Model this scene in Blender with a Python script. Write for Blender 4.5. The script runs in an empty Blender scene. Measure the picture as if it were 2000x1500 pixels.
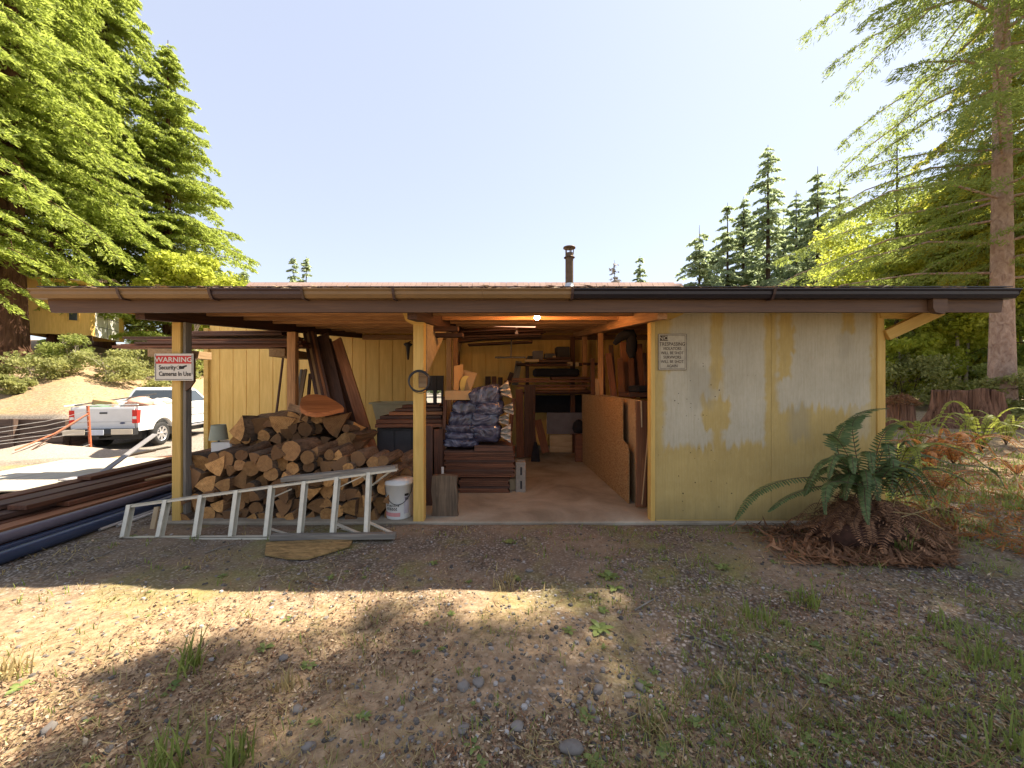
import bpy, math, random
import numpy as np
from mathutils import Vector, Matrix, Euler
random.seed(7); rng = np.random.default_rng(7)
S = bpy.context.scene
COL = S.collection
R = math.radians
PI = math.pi
H0, F0 = 1.43, 757.0

def P(px, py, d):
    """photo pixel (2000x1500) at depth d -> world point"""
    return Vector(((px - 1000) / F0 * d, d, H0 - (py - 750) / F0 * d))

WM = {}
def link(o, parent=None, M=None):
    COL.objects.link(o)
    M = M or Matrix.Identity(4)
    if parent is not None:
        o.parent = parent
        o.matrix_local = WM[parent].inverted() @ M
    else:
        o.matrix_local = M
    WM[o] = M
    return o

def tag(o, label=None, cat=None, group=None, kind=None):
    if label: o['label'] = label
    if cat: o['category'] = cat
    if group: o['group'] = group
    if kind: o['kind'] = kind
    return o

def empty(name, loc, label, cat, group=None, rz=0.0):
    o = bpy.data.objects.new(name, None)
    o.empty_display_size = 0.1
    link(o, None, Matrix.Translation(Vector(loc)) @ Matrix.Rotation(rz, 4, 'Z'))
    return tag(o, label, cat, group)

class MB:
    def __init__(s): s.v = []; s.f = []; s.m = []; s.sm = []
    def raw(s, vs, fs, mi=0, smooth=False):
        b = len(s.v); s.v += [tuple(v) for v in vs]
        for f in fs:
            s.f.append(tuple(i + b for i in f)); s.m.append(mi); s.sm.append(smooth)
        return s
    def box(s, c, sz, M=None, mi=0, ch=0.0):
        hx, hy, hz = sz[0] / 2, sz[1] / 2, sz[2] / 2
        ch = min(ch, hx * .45, hy * .45, hz * .45)
        vs, fs = [], []
        if ch <= 0:
            for x in (-hx, hx):
                for y in (-hy, hy):
                    for z in (-hz, hz): vs.append(Vector((x, y, z)))
            fs = [(0, 1, 3, 2), (4, 6, 7, 5), (0, 4, 5, 1), (2, 3, 7, 6), (0, 2, 6, 4), (1, 5, 7, 3)]
        else:
            idx = {}
            for sx in (-1, 1):
                for sy in (-1, 1):
                    for sz_ in (-1, 1):
                        for a in range(3):
                            p = [sx * (hx - ch), sy * (hy - ch), sz_ * (hz - ch)]
                            p[a] = (sx * hx, sy * hy, sz_ * hz)[a]
                            idx[(sx, sy, sz_, a)] = len(vs); vs.append(Vector(p))
            for a in range(3):
                b, c2 = (a + 1) % 3, (a + 2) % 3
                for sg in (-1, 1):
                    q = []
                    for (i, j) in ((-1, -1), (1, -1), (1, 1), (-1, 1)):
                        k = [0, 0, 0]; k[a] = sg; k[b] = i; k[c2] = j
                        q.append(idx[(k[0], k[1], k[2], a)])
                    fs.append(tuple(q) if sg > 0 else tuple(q[::-1]))
                for i in (-1, 1):
                    for j in (-1, 1):
                        k0 = [0, 0, 0]; k0[b] = i; k0[c2] = j; k0[a] = -1
                        k1 = list(k0); k1[a] = 1
                        q = (idx[(*k0, b)], idx[(*k1, b)], idx[(*k1, c2)], idx[(*k0, c2)])
                        fs.append(q if i * j > 0 else q[::-1])
            for sx in (-1, 1):
                for sy in (-1, 1):
                    for sz_ in (-1, 1):
                        t = tuple(idx[(sx, sy, sz_, a)] for a in range(3))
                        fs.append(t if sx * sy * sz_ > 0 else t[::-1])
        c = Vector(c)
        vs = [((M @ v) if M is not None else v) + c for v in vs]
        return s.raw(vs, fs, mi)
    def span(s, lo, hi, mi=0, ch=0.0):
        lo, hi = Vector(lo), Vector(hi)
        return s.box((lo + hi) / 2, hi - lo, None, mi, ch)
    def bar(s, p0, p1, w, t, up=(0, 0, 1), mi=0, ch=0.0):
        M, L = frame(p0, p1, up)
        return s.box((Vector(p0) + Vector(p1)) / 2, (L, w, t), M.to_3x3(), mi, ch)
    def tube(s, pts, rad, n=8, mi=0, cap=True, smooth=True):
        pts = [Vector(p) for p in pts]
        if not hasattr(rad, '__len__'): rad = [rad] * len(pts)
        vs, fs = [], []
        ref = None
        for i, p in enumerate(pts):
            t = (pts[min(i + 1, len(pts) - 1)] - pts[max(i - 1, 0)]).normalized()
            if ref is None:
                ref = t.orthogonal().normalized()
            ref = (ref - t * ref.dot(t)).normalized()
            b = t.cross(ref)
            for k in range(n):
                a = 2 * PI * k / n
                vs.append(p + (ref * math.cos(a) + b * math.sin(a)) * rad[i])
        for i in range(len(pts) - 1):
            for k in range(n):
                k2 = (k + 1) % n
                fs.append((i * n + k, i * n + k2, (i + 1) * n + k2, (i + 1) * n + k))
        s.raw(vs, fs, mi, smooth)
        if cap:
            s.raw([vs[k] for k in range(n)][::-1], [tuple(range(n))], mi)
            s.raw(vs[-n:], [tuple(range(n))], mi)
        return s
    def lathe(s, prof, c=(0, 0, 0), n=20, mi=0, smooth=True, M=None):
        vs, fs = [], []
        for (r, z) in prof:
            for k in range(n):
                a = 2 * PI * k / n
                v = Vector((r * math.cos(a), r * math.sin(a), z))
                if M is not None: v = M @ v
                vs.append(v + Vector(c))
        for i in range(len(prof) - 1):
            for k in range(n):
                k2 = (k + 1) % n
                fs.append((i * n + k, i * n + k2, (i + 1) * n + k2, (i + 1) * n + k))
        return s.raw(vs, fs, mi, smooth)
    def prism(s, poly, ext, mi=0):
        """poly: list of 3-D points, ext: vector"""
        poly = [Vector(p) for p in poly]; ext = Vector(ext); n = len(poly)
        vs = poly + [p + ext for p in poly]
        fs = [tuple(range(n))[::-1], tuple(range(n, 2 * n))]
        fs += [(i, (i + 1) % n, (i + 1) % n + n, i + n) for i in range(n)]
        return s.raw(vs, fs, mi)
    def build(s, name, mats, parent=None, origin=None, M=None, fixn=False):
        """world-space verts; the object's origin goes to `origin` (or the parent, or the foot of the box).  With M: verts are local to M."""
        me = bpy.data.meshes.new(name)
        V = s.v
        if M is None:
            if origin is None:
                if parent is not None: origin = WM[parent].translation
                else:
                    a = np.array(V); lo, hi = a.min(0), a.max(0)
                    origin = Vector(((lo[0] + hi[0]) / 2, (lo[1] + hi[1]) / 2, lo[2]))
            o_ = Vector(origin); V = [(v[0] - o_.x, v[1] - o_.y, v[2] - o_.z) for v in V]
            M = Matrix.Translation(o_)
        me.from_pydata(V, [], s.f)
        me.polygons.foreach_set('material_index', s.m)
        me.polygons.foreach_set('use_smooth', s.sm)
        for m in (mats if isinstance(mats, (list, tuple)) else [mats]): me.materials.append(m)
        me.update()
        if fixn:
            import bmesh
            b = bmesh.new(); b.from_mesh(me); bmesh.ops.recalc_face_normals(b, faces=b.faces); b.to_mesh(me); b.free()
        return link(bpy.data.objects.new(name, me), parent, M)

def frame(p0, p1, up=(0, 0, 1)):
    p0, p1, up = Vector(p0), Vector(p1), Vector(up)
    x = (p1 - p0); L = x.length; x = x / L
    z = up - x * up.dot(x)
    if z.length < 1e-4: z = x.orthogonal()
    z.normalize(); y = z.cross(x)
    M = Matrix((x, y, z)).transposed().to_4x4(); M.translation = p0
    return M, L

def board(name, p0, p1, w, t, mat, label=None, cat=None, group=None, up=(0, 0, 1), parent=None, ch=.003, bow=0.0):
    """a plank from p0 to p1 (centre line), w wide, t thick along `up`; local X is its length"""
    M, L = frame(p0, p1, up)
    mb = MB()
    if bow:
        n = 7
        for i in range(n):
            pass
        xs = [L * i / (n - 1) for i in range(n)]
        vs = []; fs = []
        for x in xs:
            dz = -bow * math.sin(PI * x / L)
            for (y, z) in ((-w/2, -t/2), (w/2, -t/2), (w/2, t/2), (-w/2, t/2)): vs.append((x, y, z + dz))
        for i in range(n - 1):
            for k in range(4): fs.append((i*4+k, i*4+(k+1) % 4, i*4+4+(k+1) % 4, i*4+4+k))
        fs += [(3, 2, 1, 0), tuple(range(4*n-4, 4*n))]
        mb.raw(vs, [f[::-1] for f in fs] if False else fs)
        o = mb.build(name, mat, parent, M=M, fixn=True)
    else:
        mb.box((L / 2, 0, 0), (L, w, t), None, 0, ch)
        o = mb.build(name, mat, parent, M=M)
    return tag(o, label, cat, group)

def np_mesh(name, V, F, mats, parent=None, origin=(0, 0, 0), smooth=False):
    """V (n,3) world, F (m,k) index array"""
    V = np.asarray(V, np.float32) - np.asarray(origin, np.float32); F = np.asarray(F, np.int32)
    me = bpy.data.meshes.new(name)
    k = F.shape[1]
    me.vertices.add(len(V)); me.vertices.foreach_set('co', V.ravel())
    me.loops.add(F.size); me.loops.foreach_set('vertex_index', F.ravel())
    me.polygons.add(len(F)); me.polygons.foreach_set('loop_start', np.arange(0, F.size, k, dtype=np.int32))
    me.polygons.foreach_set('use_smooth', np.full(len(F), smooth))
    for m in (mats if isinstance(mats, (list, tuple)) else [mats]): me.materials.append(m)
    me.update(calc_edges=True)
    return link(bpy.data.objects.new(name, me), parent, Matrix.Translation(Vector(origin)))

def text(name, body, size, M, mat, parent, bold=0.0, sx=1.0, ext=.0008, shear=0.0, align='LEFT'):
    cu = bpy.data.curves.new(name, 'FONT'); cu.body = body; cu.size = size; cu.offset = bold; cu.extrude = ext; cu.shear = shear
    cu.align_x = align; cu.resolution_u = 3
    cu.materials.append(mat)
    tmp = bpy.data.objects.new(name, cu); COL.objects.link(tmp)
    me = bpy.data.meshes.new_from_object(tmp.evaluated_get(bpy.context.evaluated_depsgraph_get()))
    bpy.data.objects.remove(tmp); me.name = name
    if not me.materials: me.materials.append(mat)
    return link(bpy.data.objects.new(name, me), parent, M @ Matrix.Diagonal((sx, 1, 1, 1)))

FACE = Matrix.Rotation(R(90), 4, 'X')      # text lying in XZ, readable from -Y

# ---------------------------------------------------------------- noise for meshes
_T = rng.random((256, 256)).astype(np.float32)
def vn(x, y):
    x = np.asarray(x, float); y = np.asarray(y, float)
    xi = np.floor(x).astype(int); yi = np.floor(y).astype(int); fx = x - xi; fy = y - yi
    fx = fx * fx * (3 - 2 * fx); fy = fy * fy * (3 - 2 * fy)
    g = lambda a, b: _T[a & 255, b & 255]
    return (g(xi, yi) * (1 - fx) + g(xi + 1, yi) * fx) * (1 - fy) + (g(xi, yi + 1) * (1 - fx) + g(xi + 1, yi + 1) * fx) * fy
def fbm(x, y, o=4):
    s = 0; a = .5
    for i in range(o):
        s = s + a * vn(np.asarray(x) * 2 ** i + 17 * i, np.asarray(y) * 2 ** i + 31 * i); a *= .5
    return s
def sst(a, b, x):
    t = np.clip((np.asarray(x, float) - a) / (b - a), 0, 1); return t * t * (3 - 2 * t)

# ---------------------------------------------------------------- materials
class NT:
    def __init__(s, name):
        s.m = bpy.data.materials.new(name); s.m.use_nodes = True; s.t = s.m.node_tree; s.t.nodes.clear()
        s.out = s.n('ShaderNodeOutputMaterial')
    def n(s, ty, ins=None, **kw):
        nd = s.t.nodes.new(ty)
        for k, v in kw.items(): setattr(nd, k, v)
        for k, v in (ins or {}).items(): s.set(nd, k, v)
        return nd
    def set(s, nd, k, v):
        sock = nd.inputs[k]
        if isinstance(v, bpy.types.NodeSocket): s.t.links.new(v, sock)
        elif isinstance(v, bpy.types.Node): s.t.links.new(v.outputs[0], sock)
        else:
            if sock.type == 'RGBA' and len(v) == 3: v = (*v, 1)
            sock.default_value = v
    def math(s, op, a, b=0.0, clamp=False):
        return s.n('ShaderNodeMath', {0: a, 1: b}, operation=op, use_clamp=clamp).outputs[0]
    def ramp(s, fac, stops):
        nd = s.n('ShaderNodeValToRGB', {0: fac}); cr = nd.color_ramp
        while len(cr.elements) < len(stops): cr.elements.new(.5)
        for e, (p, c) in zip(cr.elements, stops):
            e.position = p; e.color = (*c, 1) if len(c) == 3 else c
        return nd.outputs[0]
    def mix(s, fac, a, b, blend='MIX'):
        nd = s.n('ShaderNodeMix', data_type='RGBA', blend_type=blend)
        s.set(nd, 0, fac); s.set(nd, 6, a); s.set(nd, 7, b)
        return nd.outputs[2]
    def noise(s, vec, scale, detail=4, rough=.55, dist=0.0):
        return s.n('ShaderNodeTexNoise', {'Vector': vec, 'Scale': scale, 'Detail': detail, 'Roughness': rough, 'Distortion': dist}).outputs[0]
    def obj(s, scale=(1, 1, 1), shift=True):
        tc = s.n('ShaderNodeTexCoord').outputs['Object']
        mp = s.n('ShaderNodeMapping', {'Vector': tc, 'Scale': scale})
        if shift:
            oi = s.n('ShaderNodeObjectInfo').outputs['Random']
            v = s.n('ShaderNodeCombineXYZ', {0: s.math('MULTIPLY', oi, 37.0), 1: s.math('MULTIPLY', oi, 91.0), 2: s.math('MULTIPLY', oi, 53.0)})
            s.set(mp, 'Location', v.outputs[0])
        return mp.outputs[0]
    def bsdf(s, col, rough=.7, metal=0.0, bump=None, bstr=.3, bdist=.01, spec=.4, **kw):
        b = s.n('ShaderNodeBsdfPrincipled', {'Base Color': col, 'Roughness': rough, 'Metallic': metal, 'Specular IOR Level': spec})
        for k, v in kw.items(): s.set(b, k, v)
        if bump is not None:
            s.set(b, 'Normal', s.n('ShaderNodeBump', {'Height': bump, 'Strength': bstr, 'Distance': bdist}))
        s.t.links.new(b.outputs[0], s.out.inputs[0]); return b

def rvar(t, col, amt):
    """per-object brightness variation"""
    oi = t.n('ShaderNodeObjectInfo').outputs['Random']
    f = t.math('ADD', t.math('MULTIPLY', oi, 2 * amt), 1 - amt)
    return t.n('ShaderNodeHueSaturation', {'Color': col, 'Value': f}).outputs[0]

def wood(name, dark, light, rough=.75, rand=.3, grain=(1.2, 22, 22), bump=.35, knots=True):
    t = NT(name)
    v = t.obj(grain)
    n1 = t.noise(v, 1.6, 5, .6, 1.2)
    c = t.ramp(n1, [(.3, dark), (.68, light)])
    v2 = t.obj((.7, 3.2, 3.2))
    n2 = t.noise(v2, 1.1, 3)
    c = t.mix(t.ramp(n2, [(.42, (0, 0, 0)), (.75, (.55, .55, .55))]), c, tuple(x * .55 for x in dark))
    c = rvar(t, c, rand)
    t.bsdf(c, rough, bump=n1, bstr=bump, bdist=.006)
    return t.m

def plain(name, col, rough=.6, metal=0.0, var=.18, scale=9.0, bump=.1, rand=0.0, spec=.4, **kw):
    t = NT(name)
    v = t.obj()
    n = t.noise(v, scale, 5, .6)
    c = t.ramp(n, [(.25, tuple(x * (1 - var) for x in col)), (.75, tuple(min(1, x * (1 + var)) for x in col))])
    if rand: c = rvar(t, c, rand)
    t.bsdf(c, rough, metal, bump=t.noise(v, scale * 6, 3), bstr=bump, bdist=.004, spec=spec, **kw)
    return t.m

def leaf(name, dark, light, trans=.45, rough=.55, clump=.9, tcol=None):
    t = NT(name)
    g = t.n('ShaderNodeNewGeometry').outputs['Random Per Island']
    n = t.noise(t.obj(shift=False), clump, 3)
    f = t.math('ADD', t.math('MULTIPLY', g, .6), t.math('MULTIPLY', t.math('SUBTRACT', n, .3), 1.0), True)
    c = t.ramp(f, [(.1, dark), (.85, light)])
    d = t.n('ShaderNodeBsdfPrincipled', {'Base Color': c, 'Roughness': rough, 'Specular IOR Level': .25})
    tr = t.n('ShaderNodeBsdfTranslucent', {'Color': t.mix(.5, c, tcol or tuple(min(1, x * 1.3) for x in light))})
    mx = t.n('ShaderNodeMixShader', {0: trans}); t.t.links.new(d.outputs[0], mx.inputs[1]); t.t.links.new(tr.outputs[0], mx.inputs[2])
    t.t.links.new(mx.outputs[0], t.out.inputs[0]); return t.m

def emit(name, col, st):
    t = NT(name); e = t.n('ShaderNodeEmission', {'Color': col, 'Strength': st}); t.t.links.new(e.outputs[0], t.out.inputs[0]); return t.m

M = {}
M['redwood'] = wood('redwood_boards', (.075, .028, .014), (.21, .085, .04))
M['redwood_pale'] = wood('planed_redwood', (.17, .062, .026), (.34, .15, .065))  # lighter, more orange redwood tone
M['brownboard'] = wood('dark_brown_boards', (.05, .026, .018), (.14, .07, .045))
M['greywood'] = wood('weathered_grey_wood', (.15, .13, .105), (.36, .32, .26))
M['tan'] = wood('tan_boards', (.26, .15, .07), (.46, .3, .15))
M['beamwood'] = wood('rough_framing_lumber', (.28, .13, .055), (.55, .3, .13))
M['darkbeam'] = wood('dark_stained_beam', (.055, .025, .016), (.13, .06, .035))
M['ply'] = wood('pale_plywood', (.36, .25, .13), (.58, .44, .26), grain=(.8, 9, 9))
M['fascia'] = wood('brown_painted_fascia', (.082, .039, .018), (.13, .066, .03), rough=.6, rand=.02, bump=.2)
M['yellowtrim'] = wood('yellow_painted_trim', (.56, .34, .08), (.7, .46, .13), rough=.65, rand=.06, bump=.15)
M['gutter_tan'] = plain('tan_gutter_metal', (.2, .12, .05), .45, var=.12, scale=4)
M['gutter_brown'] = plain('brown_gutter_metal', (.055, .03, .026), .42, var=.15, scale=4)
M['gutter_black'] = plain('dark_gutter_metal', (.02, .015, .018), .38, var=.2, scale=4)
M['alu'] = plain('dull_aluminium', (.58, .54, .43), .5, .15, var=.14, scale=14, bump=.08)
M['black'] = plain('black_plastic', (.018, .018, .02), .4, var=.2)
M['rubber'] = plain('tyre_rubber', (.022, .021, .02), .8, var=.25)
M['white'] = plain('white_plastic', (.72, .71, .66), .45, var=.05)
M['whitepaint'] = plain('white_car_paint', (.66, .66, .65), .28, var=.07, scale=3, bump=.0, spec=.5)
M['chrome'] = plain('bright_alloy', (.7, .7, .72), .25, .85, var=.08)
M['redlens'] = plain('red_lamp_lens', (.55, .02, .015), .2, var=.1)
M['signred'] = plain('red_sign_paint', (.55, .025, .02), .5, var=.05)
M['signwhite'] = plain('white_sign_face', (.66, .62, .54), .55, var=.05)
M['ink'] = plain('black_sign_ink', (.025, .02, .018), .6, var=.2)
M['fadedink'] = plain('faded_sign_ink', (.075, .05, .03), .8, var=.5, scale=60)
M['signold'] = plain('weathered_sign_face', (.44, .38, .27), .8, var=.14, scale=20)
M['orange'] = plain('rusty_red_paint', (.4, .11, .045), .6, var=.25)
M['wire'] = plain('galvanised_wire', (.6, .57, .52), .5, .3)
M['steelgrey'] = plain('grey_steel', (.3, .3, .31), .45, .7)
M['concrete_block'] = plain('grey_concrete_block', (.24, .21, .17), .95, var=.2, scale=30, bump=.4)
M['cardboard'] = plain('cardboard', (.44, .28, .13), .85, var=.1, scale=6, rand=.1)
M['cloth_black'] = plain('black_cloth', (.012, .012, .016), .95, var=.4)
M['greypanel'] = plain('grey_panel', (.16, .15, .16), .8, var=.15)
M['darkcab'] = plain('charcoal_panel', (.05, .045, .045), .7, var=.2)
M['lampshade'] = plain('pale_green_shade', (.36, .37, .27), .8, var=.08)
M['tubgreen'] = plain('pale_green_enamel', (.45, .44, .3), .35, var=.1)
M['tyrewhite'] = M['white']
M['glass_dark'] = plain('dark_car_glass', (.05, .06, .065), .08, var=.1, bump=0, spec=.9)
M['bark'] = wood('rough_bark', (.035, .022, .016), (.12, .08, .055), grain=(3, 14, 14), bump=1.0)
M['rust'] = plain('rusty_pipe', (.13, .085, .05), .65, .4, var=.4, scale=12)
M['zinc'] = plain('zinc_flashing', (.55, .56, .58), .4, .6)
# ---------------------------------------------------------------- special materials
def mk_bark(name, a, b, sc=(6, 6, 1.0)):
    t = NT(name); v = t.obj(sc)
    n = t.noise(v, 1.5, 6, .65, .8)
    c = t.ramp(n, [(.3, a), (.7, b)])
    t.bsdf(c, .95, bump=n, bstr=1.0, bdist=.06, spec=.1); return t.m
M['bark_red'] = mk_bark('redwood_bark', (.04, .018, .01), (.16, .085, .055))
M['bark_grey'] = mk_bark('hemlock_bark', (.24, .15, .115), (.52, .38, .31), (5, 5, 3))
M['bark_dark'] = mk_bark('conifer_bark', (.03, .022, .016), (.1, .075, .055))
M['bark_pale'] = mk_bark('alder_bark', (.25, .2, .16), (.45, .4, .34), (4, 4, 2))
M['stump'] = mk_bark('old_stump_wood', (.035, .018, .012), (.36, .2, .13), (11, 11, .6))

def mk_end():
    t = NT('cut_log_end')
    tc = t.n('ShaderNodeTexCoord').outputs['Object']
    oi = t.n('ShaderNodeObjectInfo').outputs['Random']
    sx = t.n('ShaderNodeSeparateXYZ', {0: tc})
    x = t.math('ADD', sx.outputs[0], t.math('MULTIPLY', t.math('SUBTRACT', oi, .5), .05)); z = sx.outputs[2]
    n0 = t.noise(t.obj((1, 1, 1)), 9, 3)
    r = t.math('SQRT', t.math('ADD', t.math('MULTIPLY', x, x), t.math('MULTIPLY', z, z)))
    r = t.math('ADD', r, t.math('MULTIPLY', n0, .03))
    w = t.math('SINE', t.math('MULTIPLY', r, 620.0))
    n = t.noise(t.obj((1, 1, 1)), 26, 5, .7)
    f = t.math('ADD', t.math('MULTIPLY', w, .10), n)
    c = t.ramp(f, [(.25, (.22, .1, .035)), (.62, (.56, .3, .105)), (.9, (.7, .44, .19))])
    g = t.n('ShaderNodeMath', {0: oi, 1: 7.31}, operation='MULTIPLY'); g = t.math('FRACT', g.outputs[0])
    g = t.math('SUBTRACT', 1.0, t.math('POWER', t.math('SUBTRACT', 1.0, g, True), 1.9))
    c = t.mix(t.math('MULTIPLY', g, .95), c, (.15, .08, .04))
    c = rvar(t, c, .42)
    t.bsdf(c, .9, bump=n, bstr=.5, bdist=.006, spec=.15); return t.m
M['logend'] = mk_end()
M['splitface'] = wood('split_log_face', (.15, .075, .035), (.42, .24, .11), rough=.9, rand=.3, grain=(20, 1.5, 20), bump=.8)
M['logbark'] = wood('firewood_bark', (.05, .032, .02), (.23, .15, .09), rough=.95, rand=.35, grain=(22, 6, 22), bump=1.0)

def mk_siding():
    t = NT('yellow_painted_siding')
    tc = t.n('ShaderNodeTexCoord').outputs['Object']
    v = t.n('ShaderNodeMapping', {'Vector': tc, 'Scale': (6, 6, .7)}).outputs[0]
    n = t.noise(v, 2.5, 5, .65)
    c = t.ramp(n, [(.25, (.62, .38, .1)), (.7, (.8, .53, .17))])
    t.bsdf(c, .75, bump=n, bstr=.15, bdist=.004, spec=.25); return t.m
M['siding'] = mk_siding()

def mk_panel():
    t = NT('patched_yellow_plywood')
    at = t.n('ShaderNodeAttribute', attribute_name='patch', attribute_type='GEOMETRY')
    sp = t.n('ShaderNodeSeparateColor', {0: at.outputs['Color']})
    tc = t.n('ShaderNodeTexCoord').outputs['Object']
    fine = t.noise(t.n('ShaderNodeMapping', {'Vector': tc, 'Scale': (1, 1, .35)}).outputs[0], 38, 5, .75)
    big = t.noise(tc, 2.2, 4)
    yel = t.ramp(t.math('ADD', t.math('MULTIPLY', big, .7), t.math('MULTIPLY', fine, .3)), [(.3, (.4, .28, .095)), (.7, (.54, .395, .15))])
    wht = t.ramp(t.math('ADD', t.math('MULTIPLY', big, .6), t.math('MULTIPLY', fine, .4)), [(.3, (.4, .345, .235)), (.7, (.55, .485, .35))])
    f = t.math('ADD', sp.outputs[0], t.math('MULTIPLY', t.math('SUBTRACT', fine, .5), .5), True)
    c = t.mix(f, yel, wht)
    gry = t.mix(.6, c, (.28, .25, .18))
    c = t.mix(t.math('MULTIPLY', sp.outputs[1], .75), c, gry)
    gr = t.noise(t.n('ShaderNodeMapping', {'Vector': tc, 'Scale': (70, 70, 2.2)}).outputs[0], 1.0, 4, .7)
    c = t.mix(t.math('MULTIPLY', t.ramp(gr, [(.35, (1, 1, 1)), (.55, (0, 0, 0))]), .17), c, (.2, .15, .07))
    # mildew specks
    vo = t.n('ShaderNodeTexVoronoi', {'Vector': tc, 'Scale': 24.0, 'Randomness': 1.0})
    rad = t.math('MULTIPLY', t.math('POWER', t.n('ShaderNodeSeparateColor', {0: vo.outputs['Color']}).outputs[0], 2.2), .27)
    dot = t.math('LESS_THAN', t.math('ADD', vo.outputs['Distance'], t.math('MULTIPLY', fine, .16)), t.math('ADD', t.math('MULTIPLY', rad, sp.outputs[2]), .012))
    c = t.mix(t.math('MULTIPLY', dot, .85), c, (.03, .022, .012))
    # green-grey rot streaks rising from the foot
    sz = t.n('ShaderNodeSeparateXYZ', {0: tc}).outputs[2]
    low = t.math('MULTIPLY', t.math('SUBTRACT', .26, sz, True), 3.2)
    st = t.noise(t.n('ShaderNodeMapping', {'Vector': tc, 'Scale': (9, 9, 1)}).outputs[0], 1.5, 4)
    c = t.mix(t.math('MULTIPLY', low, st, True), c, (.16, .13, .06))
    t.bsdf(c, .8, bump=fine, bstr=.2, bdist=.004, spec=.2); return t.m
M['panel'] = mk_panel()

def mk_slab():
    t = NT('stained_concrete'); tc = t.n('ShaderNodeTexCoord').outputs['Object']
    n = t.noise(tc, 1.3, 6, .6, .6); m = t.noise(tc, 30, 4, .7)
    c = t.ramp(n, [(.32, (.2, .165, .115)), (.5, (.35, .3, .22)), (.72, (.47, .42, .32))])
    c = t.mix(t.math('MULTIPLY', m, .35), c, (.12, .085, .05))
    t.bsdf(c, .85, bump=m, bstr=.25, bdist=.004, spec=.2); return t.m
M['slab'] = mk_slab()

def mk_osb():
    t = NT('strand_board'); tc = t.n('ShaderNodeTexCoord').outputs['Object']
    v = t.n('ShaderNodeTexVoronoi', {'Vector': t.n('ShaderNodeMapping', {'Vector': tc, 'Scale': (1, .45, 1)}).outputs[0], 'Scale': 95.0})
    f = t.n('ShaderNodeSeparateColor', {0: v.outputs['Color']}).outputs[0]
    n = t.noise(tc, 50, 3)
    f = t.math('ADD', t.math('MULTIPLY', f, .7), t.math('MULTIPLY', n, .35))
    c = t.ramp(f, [(.1, (.2, .1, .035)), (.5, (.31, .165, .06)), (.9, (.42, .25, .105))])
    t.bsdf(c, .8, bump=f, bstr=.3, bdist=.003); return t.m
M['osb'] = mk_osb()

def mk_shingle():
    t = NT('pinkish_shingles'); tc = t.n('ShaderNodeTexCoord').outputs['Object']
    b = t.n('ShaderNodeTexBrick', {'Vector': tc, 'Color1': (.42, .3, .25, 1), 'Color2': (.34, .23, .19, 1), 'Mortar': (.14, .09, .08, 1), 'Scale': 3.0, 'Mortar Size': .012, 'Row Height': .3, 'Brick Width': .9})
    n = t.noise(tc, 40, 4)
    c = t.mix(t.math('MULTIPLY', n, .4), b.outputs[0], (.2, .13, .11))
    t.bsdf(c, .95, bump=n, bstr=.3, bdist=.01, spec=.1); return t.m
M['shingle'] = mk_shingle()

def mk_ground():
    t = NT('litter_and_gravel_ground'); tc = t.n('ShaderNodeTexCoord').outputs['Object']
    at = t.n('ShaderNodeAttribute', attribute_name='zone', attribute_type='GEOMETRY')
    sp = t.n('ShaderNodeSeparateColor', {0: at.outputs['Color']})
    a = t.noise(tc, 1.1, 5, .6); b = t.noise(tc, 14, 6, .7); cfi = t.noise(tc, 75, 4, .7)
    vo = t.n('ShaderNodeTexVoronoi', {'Vector': tc, 'Scale': 46.0})
    vc = t.n('ShaderNodeSeparateColor', {0: vo.outputs['Color']}).outputs[0]
    soil = t.ramp(t.math('ADD', t.math('MULTIPLY', b, .6), t.math('MULTIPLY', cfi, .4)), [(.32, (.12, .08, .05)), (.52, (.33, .24, .155)), (.72, (.5, .395, .265))])
    grav = t.ramp(vc, [(.0, (.11, .097, .082)), (.6, (.29, .26, .22)), (.93, (.5, .455, .4))])
    grav = t.mix(t.ramp(vo.outputs['Distance'], [(.3, (0, 0, 0)), (.62, (1, 1, 1))]), grav, (.05, .038, .03))
    gm = t.ramp(t.math('ADD', t.math('MULTIPLY', a, .7), t.math('MULTIPLY', b, .3)), [(.40, (0, 0, 0)), (.56, (.85, .85, .85))])
    c = t.mix(gm, soil, grav)
    # moss
    mo = t.noise(t.n('ShaderNodeMapping', {'Vector': tc, 'Location': (7, 3, 1)}).outputs[0], 1.7, 5, .65)
    mossc = t.ramp(cfi, [(.3, (.13, .125, .035)), (.7, (.36, .34, .1))])
    c = t.mix(t.math('MULTIPLY', t.ramp(mo, [(.5, (0, 0, 0)), (.68, (.8, .8, .8))]), t.math('SUBTRACT', 1.0, sp.outputs[0])), c, mossc)
    # dry straw / needles (zone G)
    straw = t.ramp(b, [(.3, (.18, .11, .055)), (.7, (.5, .35, .21))])
    c = t.mix(t.math('MULTIPLY', sp.outputs[1], t.ramp(b, [(.25, (.35, .35, .35)), (.6, (1, 1, 1))])), c, straw)
    # drive (zone R)
    drv = t.ramp(t.math('ADD', t.math('MULTIPLY', b, .5), t.math('MULTIPLY', vc, .5)), [(.2, (.15, .125, .1)), (.8, (.33, .285, .235))])
    c = t.mix(sp.outputs[0], c, drv)
    # shade in front of the building, painted darker into the ground (zone B)
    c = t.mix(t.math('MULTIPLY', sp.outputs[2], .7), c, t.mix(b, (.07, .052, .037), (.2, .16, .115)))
    h = t.math('ADD', t.math('MULTIPLY', b, .6), t.math('MULTIPLY', cfi, .4))
    t.bsdf(c, .95, bump=h, bstr=.8, bdist=.02, spec=.15); return t.m
M['ground'] = mk_ground()

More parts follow.
